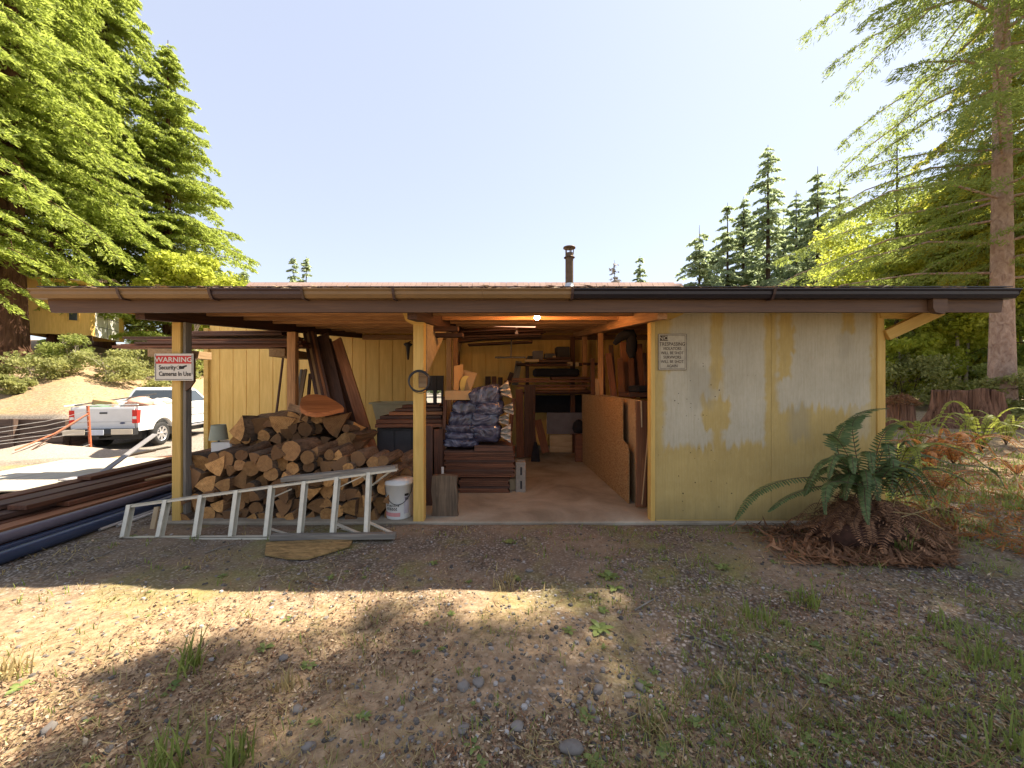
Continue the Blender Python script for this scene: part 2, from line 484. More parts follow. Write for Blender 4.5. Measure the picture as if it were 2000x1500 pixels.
def mk_bag():
    t = NT('clear_plastic_wrap'); v = t.obj()
    n = t.noise(v, 3.5, 2, .5, 3.0)
    c = t.ramp(n, [(.35, (.025, .025, .045)), (.55, (.07, .068, .11)), (.76, (.22, .22, .27))])
    c = rvar(t, c, .2)
    t.bsdf(c, .22, bump=n, bstr=.9, bdist=.03, spec=.6); return t.m
M['bag'] = mk_bag()
M['bagend'] = plain('clear_plastic_flap', (.5, .45, .38), .25, var=.25, scale=20, bump=.5)

M['stone'] = None
def mk_stone():
    t = NT('grey_stone'); v = t.obj()
    n = t.noise(v, 30, 5, .7)
    g = t.n('ShaderNodeNewGeometry').outputs['Random Per Island']
    c = t.ramp(g, [(0, (.08, .07, .06)), (.5, (.2, .175, .15)), (.85, (.36, .32, .285)), (1, (.62, .59, .55))])
    c = t.mix(t.math('MULTIPLY', n, .5), c, (.09, .08, .07)); c = rvar(t, c, .2)
    t.bsdf(c, .85, bump=n, bstr=.3, bdist=.004, spec=.2); return t.m
M['stone'] = mk_stone()
def mk_litter():
    t = NT('dead_leaf_litter')
    g = t.n('ShaderNodeNewGeometry').outputs['Random Per Island']
    c = t.ramp(g, [(0, (.06, .036, .024)), (.4, (.17, .1, .06)), (.7, (.33, .21, .125)), (.92, (.5, .37, .23)), (1, (.6, .5, .38))])
    t.bsdf(c, .9, spec=.15); return t.m
M['litter'] = mk_litter()
M['grass'] = leaf('grass_blades', (.1, .14, .03), (.3, .35, .09), .45)
M['drygrass'] = leaf('dry_grass_blades', (.25, .18, .07), (.45, .36, .17), .3)
M['weed'] = leaf('weed_leaves', (.1, .15, .04), (.28, .34, .11), .35)
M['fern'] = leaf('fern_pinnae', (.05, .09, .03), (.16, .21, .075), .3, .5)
M['fernlight'] = leaf('sunlit_fern_pinnae', (.16, .2, .03), (.4, .42, .08), .5, .5)  # brighter copy of the fern green, sunlight put into the colour
M['deadfern'] = leaf('dead_brown_fronds', (.09, .045, .025), (.38, .2, .1), .2, .8)
M['rustfern'] = leaf('rusty_orange_fronds', (.2, .075, .018), (.46, .2, .06), .35, .7)
M['redwoodleaf'] = leaf('redwood_needles', (.10, .145, .03), (.36, .41, .09), .6, .55, .8, (.62, .72, .14))
M['hemleaf'] = leaf('hemlock_needles', (.06, .1, .035), (.23, .29, .08), .58, .55, .8, (.52, .6, .12))
M['cedarleaf'] = leaf('cedar_sprays', (.12, .14, .02), (.4, .4, .06), .58, .55, .9, (.75, .66, .09))
M['freshleaf'] = leaf('fresh_conifer_needles', (.09, .14, .03), (.31, .38, .09), .6, .55, .8, (.55, .65, .12))
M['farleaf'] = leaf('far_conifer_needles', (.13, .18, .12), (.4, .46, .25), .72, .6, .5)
M['mapleleaf'] = leaf('bright_maple_leaves', (.2, .25, .03), (.5, .52, .09), .6, .5, 1.2, (.75, .8, .12))
M['shrubleaf'] = leaf('shrub_leaves', (.12, .14, .04), (.42, .42, .17), .5, .55, 1.5, (.55, .56, .18))
M['darkshrub'] = leaf('dark_shrub_leaves', (.13, .17, .05), (.42, .46, .14), .6, .55, 1.5)
M['bleached'] = leaf('bare_snag_twigs', (.2, .18, .16), (.34, .31, .28), .1)
# ---------------------------------------------------------------- ground
def hill_u(x, y):
    x = np.asarray(x, float); y = np.asarray(y, float)
    return np.minimum(y - 12.15, -(x + 13.85 + (y - 12) * .09))
def gh(x, y, rough=True):
    x = np.asarray(x, float); y = np.asarray(y, float)
    z = -.62 * sst(6.8, 11.6, y) * sst(-5.8, -8.5, x)
    u = hill_u(x, y)
    z = z + np.where(u > 0, .95 + 3.9 * (1 - np.exp(-np.maximum(u, 0) * .13)) + .8 * sst(2, 14, u), 0) * sst(-.1, .12, u)
    far = sst(25, 60, np.hypot(x, y - 5)) * sst(0, 1, y - 20)
    z = z + far * 1.2 * sst(-60, -20, x) * 0
    z = z + .32 * sst(6, 11, x) * sst(4, 10, y)
    if rough:
        near = 1 - sst(14, 40, np.hypot(x, y))
        inside = (x > -3.75) & (x < 4.0) & (y > 3.95) & (y < 20)
        b = (fbm(x * .9 + 40, y * .9 + 9, 4) - .47) * .14 + (fbm(x * 7 + 3, y * 7, 3) - .43) * .022
        b = b * np.where((y < 4.2) & (x > -4) & (x < 4), .35 + .65 * sst(3.9, 2.6, y), 1.0)
        z = z + np.where(inside, -.05, b * near)
    return z
def gz(x, y): return float(gh(np.array([x]), np.array([y]))[0])

def make_ground():
    xs = np.unique(np.concatenate([np.linspace(-400, -45, 14), np.linspace(-45, -12, 90), np.linspace(-12, -5, 90), np.linspace(-5, 5, 230), np.linspace(5, 20, 70), np.linspace(20, 400, 24)]))
    ys = np.unique(np.concatenate([np.linspace(-60, -2, 14), np.linspace(-2, 1, 20), np.linspace(1, 4.2, 130), np.linspace(4.2, 9, 70), np.linspace(9, 30, 110), np.linspace(30, 450, 26)]))
    X, Y = np.meshgrid(xs, ys); Z = gh(X, Y)
    V = np.stack([X.ravel(), Y.ravel(), Z.ravel()], 1)
    nx, ny = len(xs), len(ys)
    i = np.arange(nx - 1)[None, :] + nx * np.arange(ny - 1)[:, None]
    F = np.stack([i, i + 1, i + nx + 1, i + nx], -1).reshape(-1, 4)
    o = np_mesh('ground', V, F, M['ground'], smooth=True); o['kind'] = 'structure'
    x, y = V[:, 0], V[:, 1]
    e = (fbm(x * .7, y * .7, 4) - .45) * 3
    zone = np.zeros((len(V), 4), np.float32); zone[:, 3] = 1
    zone[:, 0] = sst(6.2, 7.6, y + e * .5) * sst(-4.6, -5.6, x + e * .3) * (hill_u(x, y) < .2)          # drive
    hb = sst(0, .5, hill_u(x, y))
    zone[:, 1] = np.clip(.9 * sst(2.95, 2.3, y + e * .18) * sst(2.2, -.6, x + e * .5) + hb * .9 + .55 * sst(4.6, 6, x) * sst(2.2, 3.4, y + e * .4), 0, 1)
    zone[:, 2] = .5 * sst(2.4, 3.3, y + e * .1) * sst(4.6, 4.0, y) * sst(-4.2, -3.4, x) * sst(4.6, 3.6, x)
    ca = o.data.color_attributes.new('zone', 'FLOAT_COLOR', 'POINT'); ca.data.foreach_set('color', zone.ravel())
make_ground()

def tris(V, F): return V, F
def scatter(n, xr, yr, p=2.0):
    """points with density ~ 1/d^p, so that near ground is not bare"""
    a, b = yr
    u = rng.random(n)
    if p == 2: d = 1 / (1 / a + u * (1 / b - 1 / a))
    else: d = a + u * (b - a)
    x = rng.uniform(xr[0], xr[1], n) * d
    return x, d

def litter(n, name, mat, smin, smax, xr=(-1.4, 1.4), yr=(1.2, 4.4), keep=None, asp=(.2, .7), curl=.5, lift=.006):
    x, y = scatter(n, xr, yr)
    if keep is not None: k = keep(x, y); x, y = x[k], y[k]
    n = len(x); z = gh(x, y) + lift * rng.random(n)
    L = rng.uniform(smin, smax, n) * (.6 + rng.random(n)); W = L * rng.uniform(asp[0], asp[1], n)
    a = rng.uniform(0, 2 * PI, n); tl = rng.normal(0, .35, n); rl = rng.normal(0, .35, n)
    d = np.stack([np.cos(a), np.sin(a), tl], 1); s = np.stack([-np.sin(a), np.cos(a), rl], 1)
    c = np.stack([x, y, z + L * .12], 1)
    up = np.array([0, 0, 1.])[None]
    e1 = c - d * L[:, None] / 2 + up * (curl * L * rng.random(n) * .4)[:, None]
    e2 = c + d * L[:, None] / 2 + up * (curl * L * rng.random(n) * .4)[:, None]
    w1 = c + s * W[:, None] / 2; w2 = c - s * W[:, None] / 2
    V = np.stack([e1, w1, e2, w2], 1).reshape(-1, 3); F = np.arange(4 * n).reshape(-1, 4)
    o = np_mesh(name, V, F, mat); o['kind'] = 'stuff'; return o
shedfree = lambda x, y: ~((y > 3.85) & (x > -3.8) & (x < 4.0))
litter(70000, 'leaf_litter', M['litter'], .007, .02, keep=lambda x, y: shedfree(x, y) & (rng.random(len(x)) < .08 + .92 * sst(3.4, 2.3, y) * sst(.38, .54, fbm(x * 1.4, y * 1.4))))
litter(14000, 'straw_litter', M['drygrass'], .03, .08, keep=lambda x, y: shedfree(x, y) & (rng.random(len(x)) < .15 + .6 * (fbm(x * 1.6 + 5, y * 1.6) > .47)), asp=(.025, .06), lift=.012)
litter(9000, 'needle_litter', M['deadfern'], .03, .07, keep=lambda x, y: shedfree(x, y) & (rng.random(len(x)) < .3 + .7 * sst(.8, 2, x)), asp=(.03, .07))

# unit pebble: a squashed jittered icosahedron-like ball
def pebble_unit(k=7, m=4, seed=0):
    r = np.random.default_rng(seed); V = [(0, 0, 1.)]
    for j in range(1, m):
        for i in range(k):
            th = PI * j / m; ph = 2 * PI * (i + .5 * (j % 2)) / k
            V.append((math.sin(th) * math.cos(ph), math.sin(th) * math.sin(ph), math.cos(th)))
    V.append((0, 0, -1.)); V = np.array(V) * (1 + r.normal(0, .09, (len(V), 1)))
    F = []
    for i in range(k): F.append((0, 1 + i, 1 + (i + 1) % k))
    for j in range(m - 2):
        for i in range(k):
            a, b = 1 + j * k + i, 1 + j * k + (i + 1) % k
            F += [(a, a + k, b), (b, a + k, b + k)]
    e = len(V) - 1
    for i in range(k): F.append((e, 1 + (m - 2) * k + (i + 1) % k, 1 + (m - 2) * k + i))
    return V, np.array(F)
def pebbles(n, name, smin, smax, yr=(1.2, 4.2), keep=None):
    x, y = scatter(n, (-1.4, 1.4), yr)
    if keep is not None: k = keep(x, y); x, y = x[k], y[k]
    n = len(x); U, F = pebble_unit()
    s = smin * (smax / smin) ** (rng.random(n) ** 2.2)
    sc = np.stack([s * rng.uniform(.8, 1.4, n), s * rng.uniform(.7, 1.1, n), s * rng.uniform(.4, .75, n)], 1)
    a = rng.uniform(0, 2 * PI, n); ca, sa = np.cos(a), np.sin(a)
    V = U[None] * sc[:, None]
    V = np.stack([V[..., 0] * ca[:, None] - V[..., 1] * sa[:, None], V[..., 0] * sa[:, None] + V[..., 1] * ca[:, None], V[..., 2]], -1)
    V += np.stack([x, y, gh(x, y) + sc[:, 2] * .35], 1)[:, None]
    FF = (F[None] + (np.arange(n) * len(U))[:, None, None]).reshape(-1, 3)
    o = np_mesh(name, V.reshape(-1, 3), FF, M['stone'], smooth=False); o['kind'] = 'stuff'
pk = lambda x, y: shedfree(x, y) & (rng.random(len(x)) < .25 + .75 * sst(-.9, .4, x / y + .35 * (fbm(x, y) - .45) * 4))
pebbles(13000, 'gravel', .0035, .016, keep=pk)

# single stones one can point to: (px, py, size m, tone words)
STONES = [(1112, 1470, .034, 'rounded grey stone at the near edge of the ground'), (933, 1342, .024, 'egg shaped grey stone beside a flat tilted one'), (905, 1347, .026, 'flat tilted grey stone beside an egg shaped one'),
          (1166, 1345, .023, 'pale rounded stone in bare gravel'), (1252, 1338, .022, 'wide flat pale stone in the gravel'), (1228, 1352, .019, 'small pale stone beside a wide flat one'), (803, 1360, .017, 'small white stone on sunlit straw'),
          (554, 1278, .021, 'pale flat stone among low weeds'), (580, 1380, .02, 'dark angular stone beside the grass clump'), (1157, 1385, .017, 'small bluish stone in the litter'), (605, 1452, .022, 'pale flat stone near the grass clumps'),
          (96, 1418, .024, 'white flat stone in brown chips'), (1035, 1112, .02, 'pale stone at the edge of the shade'), (1150, 1250, .016, 'pale pebble beside broad leaved weeds'), (905, 1432, .022, 'bluish stone in the near gravel'), (1013, 1430, .021, 'chunky grey stone in the near gravel')]
for i, (px, py, s, lab) in enumerate(STONES):
    d = H0 * F0 / (py - 750); x = (px - 1000) / F0 * d; z = gz(x, d)
    U, F = pebble_unit(11, 7, i + 3)
    f = 1 + .2 * np.sin(U[:, :1] * 2.3 + i) + .16 * np.cos(U[:, 1:2] * 2.7 + 2 * i) + .12 * np.sin(U[:, 2:] * 3 + i * 1.7)
    V = U * f * np.array([s * 1.25, s * 1.0, s * .68])
    a = i * 1.3; V = np.stack([V[:, 0] * math.cos(a) - V[:, 1] * math.sin(a), V[:, 0] * math.sin(a) + V[:, 1] * math.cos(a), V[:, 2]], 1) + np.array([x, d, z + s * .3])
    o = np_mesh('stone', V, F, M['stone'], origin=(x, d, z), smooth=True)
    tag(o, lab, 'stone', 'larger stones lying on the ground')

# grass
def blades(n, base, spread, hmin, hmax, w, seed, lean=.5):
    r = np.random.default_rng(seed)
    bx = base[0] + r.normal(0, spread, n); by = base[1] + r.normal(0, spread, n)
    bz = gh(bx, by) if len(base) == 2 else np.full(n, base[2])
    h = r.uniform(hmin, hmax, n); a = r.uniform(0, 2 * PI, n); ln = r.uniform(.1, 1, n) * lean
    dx, dy = np.cos(a), np.sin(a); sx, sy = -dy, dx
    Vs = []
    for t, ww in ((0, 1.), (.4, .9), (.75, .6), (1., .08)):
        off = ln * h * t ** 1.8; zz = h * t * (1 - .3 * ln * t)
        c = np.stack([bx + dx * off, by + dy * off, bz + zz - .005], 1); sd = np.stack([sx, sy, 0 * sx], 1) * (w * ww / 2)
        Vs += [c - sd, c + sd]
    V = np.stack(Vs, 1).reshape(-1, 3)
    q = np.array([(0, 1, 3, 2), (2, 3, 5, 4), (4, 5, 7, 6)])
    return V, (q[None] + (np.arange(n) * 8)[:, None, None]).reshape(-1, 4)
def cat(parts):
    Vs, Fs, b = [], [], 0
    for V, F in parts: Vs.append(V); Fs.append(F + b); b += len(V)
    return np.concatenate(Vs), np.concatenate(Fs)
TUFTS = [(375, 1300, 40, .035, .1, .24, 'grass', 'tall upright green grass tuft on the sunlit strip'), (330, 1490, 60, .05, .08, .2, 'grass', 'wide green grass clump at the near edge'), (465, 1480, 46, .03, .08, .17, 'grass', 'narrow green grass clump near the wide one'),
         (30, 1310, 34, .04, .05, .13, 'drygrass', 'yellowed grass tuft beside white petals'), (1480, 1210, 34, .06, .06, .15, 'grass', 'loose green grass patch in front of the dead fronds'), (1580, 1180, 40, .05, .07, .17, 'grass', 'dense green grass clump below the wall corner'),
         (1760, 1075, 30, .028, .15, .34, 'grass', 'tall arching grass clump rising from the dead fronds'), (1960, 1310, 40, .09, .06, .14, 'grass', 'spreading green grass patch on the sunny side'), (1280, 1425, 26, .04, .05, .12, 'drygrass', 'thin dry grass tuft in the gravel'),
         (1845, 1240, 36, .08, .06, .13, 'grass', 'low green grass patch beside sun flecks'), (990, 1135, 40, .06, .03, .1, 'drygrass', 'sunlit straw tuft at the shade edge'), (1440, 1345, 26, .05, .05, .11, 'drygrass', 'dry grass tuft on mossy ground'),
         (1985, 1470, 50, .08, .07, .16, 'grass', 'thick grass patch in the near corner'), (905, 1035, 26, .06, .02, .06, 'drygrass', 'dry straw wisps by the concrete edge'), (560, 1330, 22, .03, .05, .12, 'drygrass', 'thin seedy grass tuft beside a dark stone')]
for i, (px, py, n, sp, h0, h1, mt, lab) in enumerate(TUFTS):
    d = H0 * F0 / (py - 750); x = (px - 1000) / F0 * d
    V, F = blades(n, (x, d), sp, h0, h1, .006 + .0015 * d, 40 + i, .75)
    tag(np_mesh('grass_tuft', V, F, M[mt], origin=(x, d, gz(x, d))), lab, 'grass tuft', 'grass tufts in front of the shed')
def grass_cover(n, name, mat, keep, hmax, seed, yr=(1.25, 5.5), xr=(-1.4, 1.4)):
    x, y = scatter(n, xr, yr); k = keep(x, y) & shedfree(x, y); x, y = x[k], y[k]
    parts = [blades(int(rng.integers(3, 9)), (a, b), .012 * b, .015, hmax, .0022 * b + .001, seed + j, .9) for j, (a, b) in enumerate(zip(x, y))]
    V, F = cat(parts); tag(np_mesh(name, V, F, mat), kind='stuff')
grass_cover(5200, 'grass', M['grass'], lambda x, y: rng.random(len(x)) < .06 + .85 * sst(-.25, .7, x / y) * (fbm(x * 1.5 + 9, y * 1.5) > .41), .07, 500)
grass_cover(1300, 'dry_grass', M['drygrass'], lambda x, y: rng.random(len(x)) < .10 + .8 * (fbm(x * 1.1 + 3, y * 1.1 + 5) > .5), .05, 3500)
# rosette weeds
def weed_arr(x, y, s, n, seed):
    r = np.random.default_rng(seed); z = gz(x, y); Vs, Fs, b = [], [], 0
    for i in range(n):
        a = 2 * PI * i / n + r.uniform(-.4, .4); L = s * r.uniform(.6, 1.1); up = r.uniform(.25, .8); w = L * r.uniform(.16, .28)
        d = np.array([math.cos(a), math.sin(a), 0]); sd = np.array([-d[1], d[0], 0])
        pts = []
        for t, ww in ((.05, .2), (.4, 1), (.75, .85), (1, .05)):
            c = np.array([x, y, z + .004]) + d * L * t + np.array([0, 0, L * up * (t - .75 * t * t)])
            pts += [c - sd * w * ww, c + sd * w * ww]
        Vs.append(np.array(pts)); Fs.append(np.array([(0, 1, 3, 2), (2, 3, 5, 4), (4, 5, 7, 6)]) + b); b += 8
    return np.concatenate(Vs), np.concatenate(Fs)
WEEDS = [(1172, 1228, .09, 9, 'broad leaved weed sprawling in bare gravel'), (993, 1058, .07, 7, 'small green weed close to the concrete edge'), (1200, 1150, .07, 8, 'bright rosette weed near the shade edge'), (1190, 1128, .09, 10, 'darker weed clump behind the bright rosette'),
         (1142, 1402, .05, 8, 'upright pale weed in the near gravel'), (600, 1290, .05, 7, 'small rosette weed beside a pale flat stone'), (515, 1255, .06, 7, 'weed sprig on the sunlit ground near tall grass'), (1410, 1110, .07, 9, 'green weed in front of the yellow wall'),
         (40, 1335, .06, 9, 'whitish leaved weed below the yellowed tuft'), (1620, 1330, .06, 9, 'leafy weed on the mossy ground'), (1300, 1462, .05, 10, 'leafy weed at the near edge of the gravel'), (845, 1095, .05, 8, 'low weed in the shade before the bucket'), (1160, 1490, .05, 8, 'weed rosette beside the rounded grey stone'),
         (1010, 1125, .05, 10, 'pale flowering sprig standing at the sunlit edge'), (710, 1395, .04, 7, 'tiny weed in the sunlit chips'), (1360, 1400, .05, 8, 'narrow leaved weed among fallen twigs')]
for i, (px, py, s, n, lab) in enumerate(WEEDS):
    d = H0 * F0 / (py - 750); x = (px - 1000) / F0 * d
    V, F = weed_arr(x, d, s, n, 90 + i)
    tag(np_mesh('weed', V, F, M['weed'], origin=(x, d, gz(x, d))), lab, 'weed', 'low weeds in front of the shed')
x_, y_ = scatter(420, (-1.35, 1.4), (1.3, 4.6)); k_ = shedfree(x_, y_) & (rng.random(420) < .15 + .85 * sst(-.2, .9, x_ / y_)); x_, y_ = x_[k_], y_[k_]
V, F = cat([weed_arr(a, b, rng.uniform(.015, .045), 6, 700 + j) for j, (a, b) in enumerate(zip(x_, y_))])
tag(np_mesh('weeds', V, F, M['weed']), kind='stuff')
# fallen twigs
TW = [(400, 1080, 460, 1062, 'grey twig lying near the wood scrap'), (655, 1145, 668, 1112, 'pale stick standing up from the shade edge'), (1330, 1235, 1420, 1262, 'thin twig on mossy ground'), (1240, 1190, 1290, 1165, 'short twig in the gravel'), (170, 1102, 225, 1080, 'weathered twig lying beside the black pipe')]
for px, py, qx, qy, lab in TW:
    d1 = H0 * F0 / (py - 750); a = P(px, py, d1); a.z = gz(a.x, a.y) + .008
    if 'standing' in lab: b = P(qx, qy, d1)
    else: d2 = H0 * F0 / (qy - 750); b = P(qx, qy, d2); b.z = gz(b.x, b.y) + .012
    m = MB().tube([a, a.lerp(b, .5) + Vector((.004, 0, .006)), b], [.006, .005, .003], 6)
    tag(m.build('twig', M['greywood']), lab, 'twig', 'twigs on the ground')

# ---------------------------------------------------------------- trees
def unit(a): return a / np.maximum(np.linalg.norm(a, axis=-1, keepdims=True), 1e-6)
def sprays(C, D, N, L, W):
    """diamonds: centre, direction, rough normal, length, width"""
    D = unit(D); Sd = unit(np.cross(D, N)); L = L[:, None] / 2; W = W[:, None] / 2
    up = unit(np.cross(Sd, D))
    V = np.stack([C - D * L, C + Sd * W - D * L * .2 , C + D * L - up * L * .25, C - Sd * W - D * L * .2], 1).reshape(-1, 3)
    return V, np.arange(len(V)).reshape(-1, 4)

def conifer(name, base, h, r, nbr, nleaf, seed, label, group, leafm, barkm, L=.3, W=.1, base_frac=.15, droop=.35, rise=.25, shape=.9, trunk_r=None, bend=0.0, side=None, limb_r=.03, clumps=7, twig=.28, trunk_n=10, minlen=.25, flare=1.0):
    g = np.random.default_rng(seed)
    zb = base_frac * h + (h * .985 - base_frac * h) * np.sort(g.random(nbr)) ** .92
    rel = (zb - base_frac * h) / (h - base_frac * h)
    az = np.arange(nbr) * 2.39996 + g.uniform(-.5, .5, nbr)
    ln = (r * (1 - rel) ** shape * (.55 + .45 * np.minimum(1, rel * 6 + .35))) * g.uniform(.62, 1.12, nbr) + minlen
    if side is not None:                                            # keep limbs within an arc (cut or shaded side)
        az = np.where(np.cos(az - side) < -.2, side + g.uniform(-1.6, 1.6, nbr), az)
    tx = bend * (zb / h) ** 2 * h
    dr = droop * g.uniform(.7, 1.3, nbr); rs = rise * g.uniform(.4, 1.4, nbr)
    p = ln ** 1.35; p /= p.sum()
    bi = g.choice(nbr, nleaf, p=p)
    u = .1 + .9 * (g.integers(0, clumps, nleaf) + g.beta(1.2, 2.2, nleaf)) / clumps
    l = ln[bi]; d = np.stack([np.cos(az[bi]), np.sin(az[bi]), 0 * l], 1); t = np.stack([-np.sin(az[bi]), np.cos(az[bi]), 0 * l], 1)
    s = g.uniform(-1, 1, nleaf) * (twig * l * (1.05 - u * .8) + .1)
    C = d * (u * l)[:, None] + t * s[:, None]
    C[:, 0] += tx[bi]
    C[:, 2] = zb[bi] + rs[bi] * u * l - dr[bi] * (u ** 2) * l - np.abs(s) * .35 - g.random(nleaf) * .16 * np.minimum(1, l * .6)
    D = d * .6 + t * np.sign(s)[:, None] * g.uniform(.2, 1.0, nleaf)[:, None] + np.stack([0 * l, 0 * l, g.uniform(-.9, .3, nleaf)], 1) + g.normal(0, .35, (nleaf, 3))
    N = np.stack([g.normal(0, .8, nleaf), g.normal(0, .8, nleaf), np.ones(nleaf)], 1)
    V, F = sprays(C, D, N, L * g.uniform(.5, 1.2, nleaf), W * g.uniform(.6, 1.2, nleaf))
    base = Vector(base)
    root = empty(name, base, label, 'tree', group)
    np_mesh('crown', V + np.array(base), F, leafm, root, base)
    tr = trunk_r or h * .014
    m = MB()
    zz = [0, .03 * h, .12 * h] + [h * k / 8 for k in range(2, 9)]
    m.tube([base + Vector((bend * (z / h) ** 2 * h, 0, z - .25 * (i == 0))) for i, z in enumerate(zz)], [tr * (1.35 * flare if i == 0 else 1.1 if i == 1 else 1) * max(.06, (1 - z / h) ** .8) for i, z in enumerate(zz)], trunk_n)
    m.build('trunk', barkm, root)
    lm = MB()
    for i in range(nbr):
        if ln[i] < .7: continue
        d_ = Vector((math.cos(az[i]), math.sin(az[i]), 0)); b0 = base + Vector((tx[i], 0, zb[i]))
        pts = [b0 + d_ * ln[i] * q + Vector((0, 0, rs[i] * q * ln[i] - dr[i] * q * q * ln[i])) for q in (0, .35, .7, .97)]
        k = limb_r * min(1.4, ln[i] / 3 + .3); lm.tube(pts, [k, k * .75, k * .45, k * .15], 5, cap=False)
    lm.build('limb', barkm, root)
    return root

def broadleaf(name, base, cz, rad, nclump, nleaf, seed, label, cat_, group, leafm, barkm, L=.14, W=.1, stems=1, stem_r=.05, cl=.5):
    g = np.random.default_rng(seed); base = Vector(base)
    cc = g.normal(0, 1, (nclump, 3)); cc = unit(cc) * (g.random((nclump, 1)) ** .45); cc = cc * np.array(rad) + np.array([0, 0, cz])
    cr = cl * g.uniform(.5, 1.3, nclump) * (sum(rad) / 3)
    p = cr ** 2; p /= p.sum(); ci = g.choice(nclump, nleaf, p=p)
    C = cc[ci] + unit(g.normal(0, 1, (nleaf, 3))) * (cr[ci] * g.random(nleaf) ** .5)[:, None] * np.array([1, 1, .6])
    C = C[C[:, 2] > .02]; n = len(C)
    D = unit(g.normal(0, 1, (n, 3))) + np.array([0, 0, -.35]); N = g.normal(0, .7, (n, 3)) + np.array([0, -.2, 1.0])
    V, F = sprays(C, D, N, L * g.uniform(.6, 1.3, n), W * g.uniform(.6, 1.3, n))
    root = empty(name, base, label, cat_, group)
    np_mesh('crown', V + np.array(base), F, leafm, root, base)
    if stems:
        for k in range(stems):
            m = MB(); a = 2 * PI * k / max(1, stems) + seed
            foot = base + Vector((math.cos(a) * .12 * (stems > 1), math.sin(a) * .12 * (stems > 1), -.1))
            top = base + Vector((math.cos(a) * rad[0] * .35 * (stems > 1), math.sin(a) * rad[1] * .35, cz + rad[2] * .55))
            m.tube([foot, foot.lerp(top, .5) + Vector((.05, .03, 0)), top], [stem_r, stem_r * .7, stem_r * .2], 7)
            sel = g.choice(nclump, min(nclump, 6), replace=False)
            for q in sel:
                e = base + Vector(cc[q]); f = foot.lerp(top, .3 + .6 * g.random())
                m.tube([f, f.lerp(e, .5) + Vector((0, 0, .08)), e], [stem_r * .4, stem_r * .28, stem_r * .1], 5, cap=False)
            m.build('trunk' if cat_ == 'tree' else 'stem', barkm, root)
    return root
def at(px, d, off=0.0):
    x = (px - 1000) / F0 * d; return (x, d, gz(x, d) + off)

# the redwood stand on the bank
G1 = 'conifers on the bank beside the drive'
conifer('redwood_tree', at(14, 17), 27, 5.4, 190, 90000, 1, 'huge redwood with thick reddish trunk beside the yellow hut', G1, M['redwoodleaf'], M['bark_red'], L=.3, W=.085, base_frac=.17, trunk_r=.62, droop=.5, rise=.15, shape=.55, flare=1.25, trunk_n=16)
conifer('redwood_tree', at(-190, 13.5), 24, 4.6, 150, 60000, 2, 'broad redwood cut off by the edge, in front of the thick trunk', G1, M['redwoodleaf'], M['bark_red'], L=.27, W=.08, base_frac=.2, droop=.5, rise=.1, shape=.5)
conifer('redwood_tree', at(205, 23), 27.5, 4.4, 210, 80000, 3, 'tall redwood whose tip rises out of the picture', G1, M['redwoodleaf'], M['bark_red'], L=.32, W=.09, base_frac=.08, droop=.4, rise=.1, shape=.6)
conifer('redwood_tree', at(328, 25), 20.6, 7.0, 200, 90000, 4, 'pointed redwood standing nearest the shed roof, its whole tip in view', G1, M['redwoodleaf'], M['bark_red'], L=.32, W=.09, base_frac=.05, droop=.24, rise=.08, shape=.95)
conifer('redwood_tree', at(110, 20), 22, 4.6, 170, 60000, 5, 'full redwood filling the gap behind the yellow hut', G1, M['redwoodleaf'], M['bark_red'], L=.32, W=.09, base_frac=.12, droop=.45, rise=.1, shape=.55)
broadleaf('maple_tree', at(372, 21), 4.9, (1.9, 1.7, 2.4), 40, 11000, 11, 'bright yellow green maple in front of the pointed redwood', 'tree', G1, M['mapleleaf'], M['bark_pale'], .2, .15, 2, .08, .34)
broadleaf('maple_tree', at(432, 25), 3.9, (2.3, 2.0, 2.8), 32, 9000, 12, 'lower maple close to the shed wall corner', 'tree', G1, M['mapleleaf'], M['bark_pale'], .2, .15, 2, .06, .36)
G2 = 'shrubs on the bank'
SH = [(70, 15.0, .9, 1.5, 'shrubleaf', 'leafy shrub at the foot of the thick redwood'), (140, 17.4, 1.3, 1.0, 'darkshrub', 'dark rounded shrub in front of the hut'),
      (215, 16.4, 1.2, 1.5, 'shrubleaf', 'tall shrub between the hut and the truck'), (262, 18.5, 1.3, 1.6, 'shrubleaf', 'shrub rising behind the truck bed'),
      (300, 20.0, 1.6, 1.9, 'shrubleaf', 'broad shrub behind the pickup cab'), (352, 22.0, 1.8, 2.0, 'darkshrub', 'dark shrub behind the sign post'),
      (392, 23.5, 1.9, 2.0, 'shrubleaf', 'shrub beside the back wall corner'), (20, 13.8, .55, .7, 'shrubleaf', 'small shrub on the bare bank'), (330, 18.0, 1.1, 1.4, 'shrubleaf', 'shrub above the truck roof'), (405, 28, 2.6, 2.6, 'darkshrub', 'farthest dark shrub seen past the wall corner')]
for i, (px, d, hh, rr, mt, lab) in enumerate(SH):
    hh *= .62; rr *= .8
    broadleaf('shrub', at(px, d), hh * .8, (rr, rr, hh), 18, 2500, 30 + i, lab, 'shrub', G2, M[mt], M['bark_pale'], .15, .07, 3, .02, .42)
